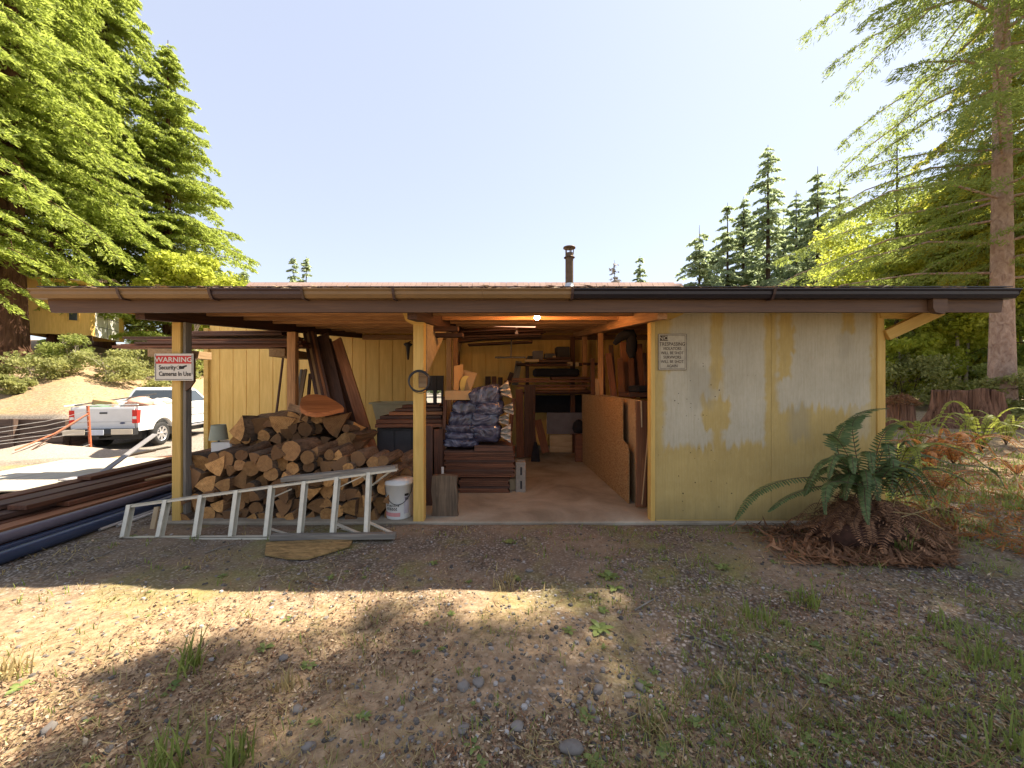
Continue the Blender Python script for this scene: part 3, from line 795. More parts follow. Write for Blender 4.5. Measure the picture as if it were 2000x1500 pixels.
# far left pair, over the roof
G3 = 'distant conifers above the main roof'
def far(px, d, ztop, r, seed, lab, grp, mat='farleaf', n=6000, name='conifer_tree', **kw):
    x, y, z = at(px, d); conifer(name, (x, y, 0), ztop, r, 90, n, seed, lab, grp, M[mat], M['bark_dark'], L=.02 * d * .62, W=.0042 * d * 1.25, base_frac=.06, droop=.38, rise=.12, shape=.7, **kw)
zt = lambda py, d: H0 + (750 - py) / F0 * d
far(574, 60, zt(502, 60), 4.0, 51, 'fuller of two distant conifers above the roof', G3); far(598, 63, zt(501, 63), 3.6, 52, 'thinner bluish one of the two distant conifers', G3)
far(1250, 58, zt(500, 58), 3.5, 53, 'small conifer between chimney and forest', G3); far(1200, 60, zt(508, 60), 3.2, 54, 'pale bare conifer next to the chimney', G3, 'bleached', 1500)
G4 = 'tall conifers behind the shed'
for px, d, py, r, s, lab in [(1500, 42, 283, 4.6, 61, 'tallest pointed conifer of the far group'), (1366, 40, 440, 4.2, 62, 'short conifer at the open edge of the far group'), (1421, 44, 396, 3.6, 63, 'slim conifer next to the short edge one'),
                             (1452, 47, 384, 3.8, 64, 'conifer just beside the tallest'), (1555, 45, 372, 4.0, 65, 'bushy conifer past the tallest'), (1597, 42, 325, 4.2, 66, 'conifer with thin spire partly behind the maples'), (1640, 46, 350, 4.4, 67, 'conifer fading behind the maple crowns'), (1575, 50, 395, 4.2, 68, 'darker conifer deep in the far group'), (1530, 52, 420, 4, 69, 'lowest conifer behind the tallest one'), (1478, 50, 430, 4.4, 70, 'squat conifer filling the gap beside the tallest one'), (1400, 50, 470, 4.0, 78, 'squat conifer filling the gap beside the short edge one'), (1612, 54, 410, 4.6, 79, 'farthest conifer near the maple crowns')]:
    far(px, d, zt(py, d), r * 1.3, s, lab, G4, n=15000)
conifer('young_conifer', at(1752, 19), 14.2, 2.4, 70, 5200, 71, 'thin young conifer with sparse bare top', 'trees beyond the stumps', M['hemleaf'], M['bark_dark'], L=.26, W=.06, base_frac=.1, droop=.35, rise=.3, shape=.8, trunk_r=.14)
# the big hemlock behind the stump
conifer('hemlock_tree', at(1957, 13), 26, 7.4, 105, 110000, 72, 'big hemlock with a bare pinkish grey trunk behind the stump', 'trees beyond the stumps', M['hemleaf'], M['bark_grey'], L=.19, W=.04, base_frac=.17, droop=.38, rise=.22, shape=.45, trunk_r=.31, clumps=9, twig=.2, limb_r=.034, trunk_n=18)
conifer('cedar_tree', at(2030, 15.5), 19, 4.6, 120, 70000, 73, 'yellow green cedar whose branches hang in from the edge', 'trees beyond the stumps', M['cedarleaf'], M['bark_red'], L=.24, W=.065, base_frac=.25, droop=.5, rise=.2, shape=.5, side=R(170), clumps=8, twig=.2, trunk_r=.2)
G5 = 'maples beyond the stumps'
for i, (px, d, cz, rr, rz_, n, lab) in enumerate([(1690, 22, 6.0, 3.4, 4.6, 15000, 'sunlit maple at the open edge of the wood'), (1790, 20, 6.8, 3.0, 4.8, 15000, 'sunlit maple behind the young conifer'), (1880, 18, 6.4, 2.6, 4.4, 13000, 'maple against the bare hemlock trunk'), (2010, 19, 6.0, 3.2, 5.0, 13000, 'maple past the hemlock trunk'),
                                               (1765, 26, 2.6, 3.2, 2.4, 10000, 'low maple below the others'), (1775, 18, 2.4, 1.9, 1.8, 9000, 'low bright maple right behind the corner post'), (1850, 21, 2.6, 2.2, 2.0, 9000, 'low bright maple above the large stump'), (1640, 27, 6.5, 3.2, 3.2, 9000, 'farther maple beside the far conifers')]):
    broadleaf('maple_tree', at(px, d), cz, (rr, rr * .8, rz_), 44, n, 80 + i, lab, 'tree', G5, M['mapleleaf'], M['bark_pale'], .2, .14, 2, .07, .3)
G6 = 'undergrowth shrubs beyond the stumps'
for i, (px, d, hh, rr, mt, lab) in enumerate([(1765, 17, 1.5, 1.6, 'shrubleaf', 'shrub beside the shed corner post'), (1890, 19, 1.5, 1.6, 'shrubleaf', 'shrub between stump and hemlock'), (1985, 15, 1.3, 1.5, 'darkshrub', 'dark shrub past the hemlock trunk'), (1745, 21, 2.0, 2.0, 'darkshrub', 'tall dark shrub behind the corner post'), (2040, 12, .9, 1.3, 'shrubleaf', 'shrub at the sunny edge'), (1860, 23, 2.6, 2.6, 'darkshrub', 'deep dark shrub in the wood'), (1940, 24, 2.6, 2.6, 'darkshrub', 'deepest dark shrub behind the hemlock'), (1800, 28, 3.4, 3.2, 'darkshrub', 'tall shrub deep in the wood')]):
    broadleaf('shrub', at(px, d), hh * .8, (rr, rr, hh), 22, 4200, 100 + i, lab, 'shrub', G6, M[mt], M['bark_dark'], .16, .08, 3, .02, .42)
# far wood that closes the view
def woods():
    parts = []
    g = np.random.default_rng(5)
    for k in range(70):
        a = g.uniform(-1.05, 1.05); d = g.uniform(55, 95); x = math.tan(a) * d
        if -.62 < x / d < .45: hmax = 9
        else: hmax = 24
        h = g.uniform(.7, 1) * hmax; n = 900
        zz = g.random(n) ** .8 * h; rr = (h - zz) * .2 + .4; ph = g.uniform(0, 2 * PI, n); q = g.random(n) ** .5
        C = np.stack([x + np.cos(ph) * rr * q, d + np.sin(ph) * rr * q, zz], 1)
        D = np.stack([np.cos(ph), np.sin(ph), g.uniform(-.7, .1, n)], 1)
        parts.append(sprays(C, D, g.normal(0, .4, (n, 3)) + [0, 0, 1], g.uniform(.7, 1.8, n), g.uniform(.3, .6, n)))
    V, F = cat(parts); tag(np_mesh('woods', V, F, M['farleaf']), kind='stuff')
woods()
# tall shade tree out to the side: its crown hangs over the yard
for x, y, h, r, n, sd, lab in [(6.3, 3.7, 23, 2.3, 9000, 74, 'slim hemlock beside the yard shading the near gravel'), (9.5, 5.5, 25, 3.2, 14000, 75, 'hemlock beside the yard shading the middle of the gravel'), (12.3, 6.2, 26, 3.4, 11500, 76, 'hemlock beside the yard shading the grassy side'), (16.5, 6.6, 25, 3.2, 8000, 77, 'farthest hemlock beside the yard, shading the near corner')]:
    conifer('hemlock_tree', (x, y, gz(x, y)), h, r, 80, n, sd, lab, 'hemlocks shading the yard', M['hemleaf'], M['bark_grey'], L=.3, W=.09, base_frac=.4, droop=.3, rise=.2, shape=.7, trunk_r=.3, clumps=6, twig=.25, limb_r=.04)
grass_cover(1500, 'sunlit_grass', M['grass'], lambda x, y: (x > 4.2) & (fbm(x * 1.2 + 2, y * 1.2) > .4), .16, 9000, (3.2, 10), (.75, 1.4))

for px, d, h, r, n, sd, lab in [(1835, 24, 13.5, 3.4, 16000, 310, 'fresh green conifer between the maples'), (1935, 22, 15, 3.4, 18000, 311, 'fresh green conifer behind the hemlock trunk'), (2040, 17, 12, 3.2, 18000, 312, 'fresh green conifer at the sunny edge past the hemlock'), (1690, 30, 14, 3.6, 13000, 313, 'fresh green conifer at the open edge of the maples'), (1775, 27, 11, 3.4, 13000, 314, 'squat green conifer behind the thin bare topped one')]:
    conifer('conifer_tree', at(px, d), h, r, 110, n, sd, lab, 'green conifers beyond the stumps', M['freshleaf'], M['bark_dark'], L=.3, W=.1, base_frac=.03, droop=.35, rise=.15, shape=.7)
# ---------------------------------------------------------------- the building
def zb(d): return 2.075 + .085 * (d - 4.1)
shed = empty('storage_building', (0, 4, 0), 'long yellow building with an open wood shed along its front under one low roof', 'building')
fl = MB().span((-3.68, 3.965, -.25), (3.84, 8.95, .02), ch=.01).build('concrete_floor', M['slab'], origin=(0, 4, .02)); fl['kind'] = 'structure'

def siding(mb, x0, x1, z0, z1, y, dirn=1, pitch=.305, g=.014, dep=.014, axis='x'):
    """grooved sheet siding as one folded strip"""
    pr = [(x0, 0)]
    k = math.ceil((x0 + .02) / pitch)
    while k * pitch < x1 - .02:
        c = k * pitch; pr += [(c - g / 2, 0), (c - g / 2 + .002, dep), (c + g / 2 - .002, dep), (c + g / 2, 0)]; k += 1
    pr.append((x1, 0)); vs = []
    for z in (z0, z1):
        for (a, q) in pr: vs.append((a, y + q * dirn, z) if axis == 'x' else (y + q * dirn, a, z))
    n = len(pr); fs = [(i, i + 1, n + i + 1, n + i) for i in range(n - 1)]
    mb.raw(vs, fs)
bw = MB()
siding(bw, -6.94, -2.02, -.7, 2.92, 8.9); siding(bw, -1.57, 4.5, -.7, 2.92, 8.9); siding(bw, -2.02, -1.57, 1.62, 2.92, 8.9)
bw.build('back_wall', M['siding'], shed)
m = MB(); siding(m, 8.9, 12, -.9, 2.74, -6.94, 1, axis='y'); m.build('end_wall', M['siding'], shed)
m = MB(); siding(m, 8.9, 12, -.9, 2.74, 4.5, -1, axis='y'); m.build('end_wall', M['siding'], shed)
m = MB(); siding(m, -6.94, -2.85, -.9, 2.74, 12, -1); siding(m, -2.05, 4.5, -.9, 2.74, 12, -1); siding(m, -2.85, -2.05, -.9, .45, 12, -1); siding(m, -2.85, -2.05, 1.5, 2.74, 12, -1)
m.build('rear_wall', M['siding'], shed)
m = MB()
m.span((-2.02, 8.86, .02), (-1.965, 8.93, 1.62)); m.span((-1.805, 8.86, .02), (-1.73, 8.93, 1.62)); m.span((-1.62, 8.86, .02), (-1.57, 8.93, 1.62))
m.span((-1.965, 8.87, .02), (-1.805, 8.92, 1.0)); m.span((-1.73, 8.87, .02), (-1.62, 8.92, 1.0)); m.span((-1.965, 8.87, 1.28), (-1.805, 8.92, 1.62)); m.span((-1.73, 8.87, 1.28), (-1.62, 8.92, 1.62))
m.build('door', M['darkcab'], shed)
MB().span((-7.03, 8.83, -.5), (-6.93, 8.9, 2.7), ch=.004).build('corner_trim', M['yellowtrim'], shed)
# main roof
m = MB()
ry, rz_, e0, e1 = 10.4, 4.13, 8.98, 12.2
xl, xr = -7.05, 4.55
sl_ = (rz_ - 2.9) / (ry - e0)
m.prism([(xl, e0, 2.9), (xl, ry, rz_), (xl, ry, rz_ - .1), (xl, e0, 2.8)], (xr - xl, 0, 0)); m.prism([(xl, ry, rz_), (xl, e1, rz_ - (e1 - ry) * sl_), (xl, e1, rz_ - .1 - (e1 - ry) * sl_), (xl, ry, rz_ - .1)], (xr - xl, 0, 0))
roof = m.build('main_roof', M['shingle'], shed, fixn=True)
m = MB()
for k in range(38):
    x0 = xl + k * .3; m.prism([(x0, ry - .16, rz_ - .16 * sl_ + .012), (x0, ry, rz_ + .03), (x0, ry + .16, rz_ - .16 * sl_ + .012), (x0, ry + .16, rz_ - .16 * sl_ - .01), (x0, ry - .16, rz_ - .16 * sl_ - .01)], (.29, 0, 0))
m.build('ridge_cap', M['shingle'], roof, fixn=True)
MB().prism([(-6.94, 8.9, 2.7), (-6.94, ry, rz_ - .12), (-6.94, 12, 2.7)], (.03, 0, 0)).build('gable', M['siding'], shed)
MB().prism([(4.47, 8.9, 2.7), (4.47, ry, rz_ - .12), (4.47, 12, 2.7)], (.03, 0, 0)).build('gable', M['siding'], shed)
# chimney
cx, cy = (1112 - 1000) / F0 * 9.7, 9.7
cz = 2.9 + (cy - e0) * sl_
ch = MB().lathe([(.10, -.2), (.10, 1.18)], (cx, cy, cz), 18).lathe([(.135, 1.06), (.14, 1.07), (.10, 1.1)], (cx, cy, cz), 18).build('chimney_pipe', M['rust'], shed)
m = MB().lathe([(0.001, 1.36), (.15, 1.33), (.155, 1.30), (.001, 1.30)], (cx, cy, cz), 18)
for k in range(5): a = k * 1.257; m.bar((cx + .1 * math.cos(a), cy + .1 * math.sin(a), cz + 1.15), (cx + .1 * math.cos(a), cy + .1 * math.sin(a), cz + 1.31), .025, .006)
m.build('rain_cap', M['rust'], ch)
MB().lathe([(.24, -.15), (.2, .12), (.15, .3), (.115, .34), (.105, .42)], (cx, cy, cz), 18).build('flashing_collar', M['zinc'], ch)

# lean-to roof
def roofline(y): return zb(y) + .24
m = MB()
xl2, xr2 = -4.2, 4.43
m.prism([(xl2, 3.52, roofline(3.52)), (xl2, 8.92, roofline(8.92)), (xl2, 8.92, roofline(8.92) + .03), (xl2, 3.47, roofline(3.47) + .03), (xl2, 3.47, roofline(3.47) + .005)], (xr2 - xl2, 0, 0))
deck = m.build('lean_to_roof', M['ply'], shed, fixn=True)
m = MB(); m.prism([(xl2 - .02, 3.44, roofline(3.44) + .032), (xl2 - .02, 8.9, roofline(8.9) + .032), (xl2 - .02, 8.9, roofline(8.9) + .045), (xl2 - .02, 3.44, roofline(3.44) + .04)], (xr2 - xl2 + .04, 0, 0))
m.build('roofing_felt', M['gutter_black'], deck, fixn=True)
m = MB(); f0 = 3.5
m.prism([(-4.2, f0, 2.205), (-4.165, f0, 2.077), (4.42, f0, 2.08), (4.44, f0, 2.205)], (0, .038, 0)); m.build('fascia_board', M['fascia'], shed, fixn=True)
for nm, x in (('left', -4.2), ('right', 4.40)):
    MB().prism([(x, 3.54, roofline(3.54) - .13), (x, 8.85, roofline(8.85) - .13), (x, 8.85, roofline(8.85) - .005), (x, 3.54, roofline(3.54) - .005)], (.03, 0, 0)).build('rake_board', M['yellowtrim'], shed, fixn=True)
# gutter in lengths
segs = [(-4.24, -3.45, 'gutter_tan'), (-3.448, -2.65, 'gutter_tan'), (-2.648, -1.84, 'gutter_brown'), (-1.838, -1.04, 'gutter_tan'), (-1.038, -.26, 'gutter_tan'), (-.258, .53, 'gutter_tan'), (.532, 4.46, 'gutter_black')]
gut = None
for i, (a, b, mt) in enumerate(segs):
    m = MB(); zt_, zb_ = 2.268, 2.19
    pr = [(3.495, zb_), (3.43, zb_), (3.405, zb_ + .03), (3.402, zb_ + .055), (3.385, zt_ - .008), (3.385, zt_), (3.395, zt_), (3.41, zb_ + .055), (3.435, zb_ + .008), (3.495, zb_ + .008)]
    m.prism([(a, y, z) for y, z in pr], (b - a, 0, 0))
    if i in (0, 6):
        x = a if i == 0 else b - .003
        m.prism([(x, 3.495, zb_), (x, 3.43, zb_), (x, 3.405, zb_ + .03), (x, 3.385, zt_), (x, 3.495, zt_)], (.003, 0, 0))
    g = m.build('gutter', M[mt], shed, fixn=True)
    h = MB(); x = b if i < 6 else 2.3
    h.prism([(x - .012, 3.5, zb_ - .004), (x - .012, 3.425, zb_ - .004), (x - .012, 3.398, zb_ + .03), (x - .012, 3.38, zt_ + .004), (x - .012, 3.376, zt_ + .004), (x - .012, 3.393, zb_ + .03), (x - .012, 3.42, zb_ - .012), (x - .012, 3.5, zb_ - .012)], (.022, 0, 0))
    if i not in (4,): h.build('gutter_bracket', M['gutter_brown'], g, fixn=True)
g = np.random.default_rng(44); n = 2600; xx = g.uniform(-4.2, 4.4, n); k = g.random(n) < .15 + .85 * (fbm(xx * 1.7 + 3, xx * 0, 3) > .47); xx = xx[k]; n = len(xx)
C = np.stack([xx, g.uniform(3.385, 3.49, n), 2.268 + g.random(n) ** 2 * .03], 1)
V = C[:, None] + (g.normal(0, 1, (n, 1, 3)) * [.03, .012, .004]) * np.array([-1, 0, 1, 0])[None, :, None] + (g.normal(0, .004, (n, 4, 3))); 
nl = np_mesh('needle_litter', V.reshape(-1, 3), np.arange(4 * n).reshape(-1, 4), M['litter'], shed, (0, 4, 0)); nl['kind'] = 'stuff'
# beams front to back, and the posts that carry them
BX = [(-3.46, 'darkbeam'), (-.93, 'darkbeam'), (1.40, 'beamwood')]
for x, mt in BX:
    y1 = 8.86 if x < 0 else 8.6
    board('beam', (x, 3.6, zb(3.6) + .085), (x, y1, zb(y1) + .085), .09, .17, M[mt], parent=shed)
board('beam', (3.72, 4.05, zb(4) + .085), (3.72, 8.86, zb(8.86) + .085), .09, .17, M['beamwood'], parent=shed)
for k, y in enumerate((4.35, 4.95, 5.55, 6.15, 6.75, 7.35, 7.95, 8.5)):
    z = zb(y) + .165
    board('purlin', (-4.16, y, z), (4.39, y, z + .004 * (k % 2)), .04, .14, M['beamwood'], parent=shed)
board('wall_plate', (-3.4, 8.83, 2.49), (3.7, 8.83, 2.49), .09, .1, M['beamwood'], parent=shed)
def post(x, y, w, z0, z1, mt, d=None): return board('post', (x, y, z0), (x, y, z1), w, d or w, M[mt], up=(0, -1, 0), parent=shed, ch=.004)
p_left = post(-3.468, 4.045, .09, -.05, zb(4.04), 'yellowtrim')
board('post_cladding', (-3.4, 4.06, -.02), (-3.4, 4.06, zb(4.06)), .08, .03, M['greywood'], up=(1, 0, 0), parent=shed)
p_mid = post(-.96, 4.03, .108, .01, zb(4.03), 'yellowtrim', .11)
post(-3.42, 6.05, .13, .02, zb(6.05), 'beamwood', .1)
post(-.99, 6.1, .075, .02, zb(6.1), 'tan'); post(-.905, 6.2, .075, .02, zb(6.2), 'beamwood')
post(1.25, 8.0, .09, .02, zb(8.0), 'redwood'); post(1.47, 7.85, .1, .02, zb(7.85), 'beamwood', .06); post(1.44, 6.3, .075, .02, zb(6.3), 'beamwood')
post(-.2 - 1.05, 8.8, .12, .02, 2.45, 'darkbeam')
for (y0, y1, yl, zl) in ((4.1, 5.4, 4.12, 1.53), (6.25, 7.4, 6.27, 1.78)):
    MB().prism([(-.925, y0, zb(y0) - .005), (-.925, y1, zb(y1) - .005), (-.925, yl, zl)], (.02, 0, 0)).build('gusset_plate', M['ply'], shed, fixn=True)
for (y, a, b, dz) in ((4.5, -1.0, -.62, -.02), (4.62, -.97, -.58, -.09)):
    board('cleat', (a, y, zb(y) + dz - .02), (b, y, zb(y) + dz - .02), .09, .05, M['darkbeam'], parent=shed)
# corbels under the eave
def corbel(x0, x1, z0, z1, y=3.9):
    MB().prism([(x0, y, z1), (x0 + .03, y, z0 + .05), (x0 + (x1 - x0) * .4, y, z0 + .015), (x1, y, z0), (x1, y, z1)], (0, .09, 0)).build('corbel', M['yellowtrim'], shed, fixn=True)
corbel(-1.12, -.905, 2.03, 2.17, 3.96)
MB().prism([(1.46, 3.9, 2.17), (1.46, 3.9, 2.085), (1.62, 3.9, 2.088), (1.72, 3.9, 2.13), (1.74, 3.9, 2.17)], (0, .08, 0)).build('corbel', M['yellowtrim'], shed, fixn=True)
# right part: painted plywood front
def in_soft(x, y, x0, x1, y0, y1, s=7, seed=0):
    n = (fbm(x * .15 + seed, y * .012 + seed, 3) - .45) * 52; n2 = (fbm(x * .025 + seed, y * .09, 3) - .45) * 12
    return sst(x0 - s, x0 + s, x + n2) * sst(x1 + s, x1 - s, x + n2) * sst(y0 - s, y0 + s, y + n) * sst(y1 + s, y1 - s, y + n)
def patchcols(px, py):
    w_ = np.maximum.reduce([in_soft(px, py, 1310, 1390, 500, 868, seed=1), in_soft(px, py, 1297, 1345, 725, 872, seed=7), in_soft(px, py, 1411, 1500, 500, 866, seed=2), in_soft(px, py, 1518, 1702, 500, 795, seed=3), in_soft(px, py, 1380, 1420, 700, 790, seed=6) * .6, in_soft(px, py, 1660, 1700, 780, 850, seed=6) * .5])
    for (a, b, c, d, k) in ((1521, 1545, 500, 735, 4), (1528, 1552, 640, 690, 9), (1644, 1668, 500, 650, 5), (1388, 1410, 560, 750, 8), (1494, 1512, 620, 900, 3), (1700, 1730, 690, 900, 2), (1370, 1425, 775, 835, 3.3)): w_ = w_ * (1 - in_soft(px, py, a, b, c, d, 4, k))
    g_ = np.maximum.reduce([in_soft(px, py, 1540, 1580, 790, 862, 10, 4), in_soft(px, py, 1345, 1395, 715, 800, 12, 5) * .8, in_soft(px, py, 1300, 1480, 640, 700, 25, 6) * .4, in_soft(px, py, 1640, 1665, 640, 700, 12, 6) * .7])
    sp_ = np.clip(1.25 - np.abs(px - 1370) / 130, .0, 1) * sst(650, 740, py) + .12
    return w_, g_, np.clip(sp_, 0, 1)
def panel(px0, px1, z0=.03, z1=2.27, y=4.0, n=(120, 190)):
    x0, x1 = (px0 - 1000) / F0 * y, (px1 - 1000) / F0 * y
    X, Z = np.meshgrid(np.linspace(x0, x1, n[0]), np.linspace(z0, z1, n[1]))
    N = X.size
    V = np.stack([X.ravel(), np.full(N, y) + (fbm(X.ravel() * 2, Z.ravel() * 2, 2) - .4) * .006, Z.ravel()], 1)
    i = np.arange(n[0] - 1)[None] + n[0] * np.arange(n[1] - 1)[:, None]
    F = np.stack([i, i + 1, i + n[0] + 1, i + n[0]], -1).reshape(-1, 4)
    b = N + np.arange(4); V = np.concatenate([V, [(x0, y + .016, z0), (x1, y + .016, z0), (x1, y + .016, z1), (x0, y + .016, z1)]])
    c = [0, n[0] - 1, N - 1, N - n[0]]
    F = np.concatenate([F, [(c[0], b[0], b[1], c[1]), (c[1], b[1], b[2], c[2]), (c[2], b[2], b[3], c[3]), (c[3], b[3], b[0], c[0]), (b[3], b[2], b[1], b[0])]])
    o = np_mesh('front_wall', V, F, M['panel'], shed, (x0, y, z0))
    px = V[:, 0] / y * F0 + 1000; py = 750 - (V[:, 2] - H0) / y * F0
    w_, g_, s_ = patchcols(px, py); C = np.stack([w_, g_, s_, np.ones(len(V))], 1).astype(np.float32)
    ca = o.data.color_attributes.new('patch', 'FLOAT_COLOR', 'POINT'); ca.data.foreach_set('color', C.ravel())
panel(1279, 1505.9); panel(1506.5, 1711.5)
MB().span((1.49, 4.003, -.03), (3.8, 4.04, .028)).build('sill', M['yellowtrim'], shed)
board('trim_board', (1.452, 4.04, -.0), (1.452, 4.04, 2.12), .045, .1, M['yellowtrim'], up=(0, 1, 0), parent=shed)
board('trim_board', (3.795, 4.0, -.02), (3.795, 4.0, 2.2), .07, .03, M['yellowtrim'], up=(0, -1, 0), parent=shed)
board('trim_board', (3.842, 4.03, -.02), (3.842, 4.03, 1.93), .04, .05, M['yellowtrim'], up=(0, -1, 0), parent=shed)
m = MB(); siding(m, 4.03, 8.9, -.05, 2.35, 3.83, -1, axis='y'); m.build('side_wall', M['siding'], shed)
for y in (4.6, 5.3, 6.0, 6.7, 7.4): board('stud', (3.76, y, .02), (3.76, y, zb(y)), .04, .09, M['beamwood'], up=(1, 0, 0), parent=shed)
for x in (1.9, 2.5, 3.1): board('stud', (x, 4.075, .02), (x, 4.075, 2.07), .04, .09, M['beamwood'], up=(0, 1, 0), parent=shed)
# knee brace and lookout at the end
board('knee_brace', (3.84, 3.98, 1.93), (4.27, 3.86, 2.17), .06, .11, M['yellowtrim'], up=(-.5, 0, .86), parent=shed)
board('lookout', (3.78, 4.0, 2.145), (4.38, 4.0, 2.145), .05, .08, M['yellowtrim'], parent=shed)
MB().prism([(3.75, 3.45, 2.2), (3.75, 3.45, 2.11), (3.77, 3.45, 2.07), (3.85, 3.45, 2.055), (3.88, 3.45, 2.1), (3.88, 3.45, 2.2)], (0, .048, 0)).build('corbel', M['fascia'], shed, fixn=True)

# ---------------------------------------------------------------- signs and lamps
ws = empty('warning_sign', P(340, 717, 3.955), 'red and white camera warning sign nailed to the left shed post', 'sign')
d = 3.955; k = d / F0
MB().box(P(340, 717, d + .012), (76 * k, .006, 53 * k), None, 0, .002).build('sign_plate', M['signwhite'], ws)
MB().box(P(339, 702.5, d + .0075), (69 * k, .003, 15.5 * k)).build('red_band', M['signred'], ws)
m = MB()
for (x0, x1, y0, y1) in ((303.5, 304.4, 692, 741.5), (374.6, 375.6, 693, 731), (303.5, 375.6, 740.6, 741.6)): m.box(P((x0 + x1) / 2, (y0 + y1) / 2, d + .008), ((x1 - x0) * k, .002, (y1 - y0) * k))
m.build('border', M['ink'], ws)
def T(name, body, px, py, size_px, mat, parent, d_, bold=0.0, sx=1.0, align='LEFT', shear=0.0):
    k_ = d_ / F0
    return text(name, body, size_px * k_ / .69, Matrix.Translation(P(px, py, d_)) @ FACE, M[mat], parent, bold, sx, .0006, shear, align)
T('lettering', 'WARNING', 339, 706.8, 9.2, 'signwhite', ws, d + .005, .0012, 1.13, 'CENTER')
T('lettering', 'Security', 310, 721.5, 8.2, 'ink', ws, d + .007, .0012, .86)
T('lettering', 'Cameras In Use', 310, 734, 8.2, 'ink', ws, d + .007, .0012, .82)
m = MB()
def disc(mb, px, py, rx, ry_, d_, n=20, ring=0):
    k_ = d_ / F0; c = P(px, py, d_); o_ = [c + Vector((rx * k_ * math.cos(2 * PI * i / n), 0, ry_ * k_ * math.sin(2 * PI * i / n))) for i in range(n)]
    if ring:
        q = [c + (v - c) * ring for v in o_]
        mb.raw(o_ + q, [(i, (i + 1) % n, n + (i + 1) % n, n + i) for i in range(n)])
    else: mb.raw(o_, [tuple(range(n))])
disc(m, 348.5, 718, 4, 3.9, d + .0085, ring=.74); disc(m, 352.5, 717.8, 3.6, 3.4, d + .0083)
m.raw([P(355, 715.2, d + .0083), P(364.5, 712.8, d + .0083), P(365.2, 716, d + .0083), P(361, 717, d + .0083), P(359, 720.5, d + .0083), P(354.5, 721, d + .0083)], [(5, 4, 3, 2, 1, 0)])
m.build('camera_symbol', M['ink'], ws)
MB().prism([P(372, 690, 3.99), P(379, 690, 3.99), P(379.5, 745, 3.99), P(371, 757, 3.99), P(362, 764, 3.99), P(362, 690, 3.99)], (0, .02, 0)).build('backing_board', M['fascia'], ws, fixn=True)

d = 3.985; k = d / F0
ns = empty('no_trespassing_sign', P(1313, 688, d), 'faded no trespassing sign on the patched yellow wall', 'sign')
MB().box(P(1313.5, 687.5, d + .003), (56 * k, .004, 71.5 * k), None, 0, .001).build('sign_plate', M['signold'], ns)
m = MB()
for g_, t_ in ((0, .7), (2.8, .55)):
    x0, x1, y0, y1 = 1286 + g_, 1341 - g_, 652.3 + g_, 722.6 - g_
    for (a, b, c, e) in ((x0, x1, y0, y0 + t_), (x0, x1, y1 - t_, y1), (x0, x0 + t_, y0, y1), (x1 - t_, x1, y0, y1)): m.box(P((a + b) / 2, (c + e) / 2, d + .0005), ((b - a) * k, .0015, (e - c) * k))
m.build('border', M['fadedink'], ns)
MB().box(P(1296.5, 660.5, d + .0004), (15 * k, .0016, 10 * k), None, 0, .0006).build('label_block', M['fadedink'], ns)
T('lettering', 'NO', 1296.5, 664, 7.2, 'signold', ns, d - .001, .0006, 1.1, 'CENTER')
for s_, py, sz, sx in (('TRESPASSING', 675.2, 6.8, .84), ('VIOLATORS', 683.6, 5.6, .84), ('WILL BE SHOT', 692, 5.6, .84), ('SURVIVORS', 700.4, 5.6, .84), ('WILL BE SHOT', 709, 5.6, .84), ('AGAIN', 717.4, 5.6, .84)):
    T('lettering', s_, 1313, py, sz, 'fadedink', ns, d - .0005, .0001, sx, 'CENTER')

def bulb(px, py, d_, lit, lab):
    c = P(px, py, d_); e = empty('light_bulb', c, lab, 'light bulb')
    MB().lathe([(.001, -.035), (.018, -.031), (.03, -.014), (.0315, .004), (.026, .024), (.016, .045), (.013, .058)], c, 18).build('glass_bulb', M['bulb_lit'] if lit else M['bulb_off'], e)
    MB().lathe([(.014, .056), (.022, .06), (.024, .1), (.03, .104), (.03, .118), (.001, .118)], c, 16).build('socket', M['white'], e)
    top = roofline(d_) - .005
    MB().lathe([(.006, .116), (.006, top - c.z)], c, 8).build('cord', M['black'], e)
M['bulb_lit'] = emit('glowing_bulb', (1, .5, .19), 130.0)
M['bulb_off'] = plain('frosted_bulb', (.6, .52, .5), .25, var=.03)
bulb(1049, 619, 4.45, True, 'glowing bare light bulb under the eave of the open bay')
bulb(1009, 652, 6.6, False, 'unlit bulb hanging deeper inside the open bay')
tl = empty('bright_strip', P(1000, 636, 6.45), 'thin glowing strip standing in for a lit gap under the rafters behind the bare bulb', 'lamp')  # added glowing strip in place of a lit gap in the ceiling
MB().box(P(998, 636.5, 6.45), (96 * 6.45 / F0, .04, .03), Matrix.Rotation(R(1.5), 3, 'Y'), 0, .01).build('glowing_face', emit('strip_glow', (1, .5, .3), .5), tl)
board('strip_backing', P(948, 632, 6.46), P(1050, 629, 6.46), .07, .03, M['white'], parent=tl)
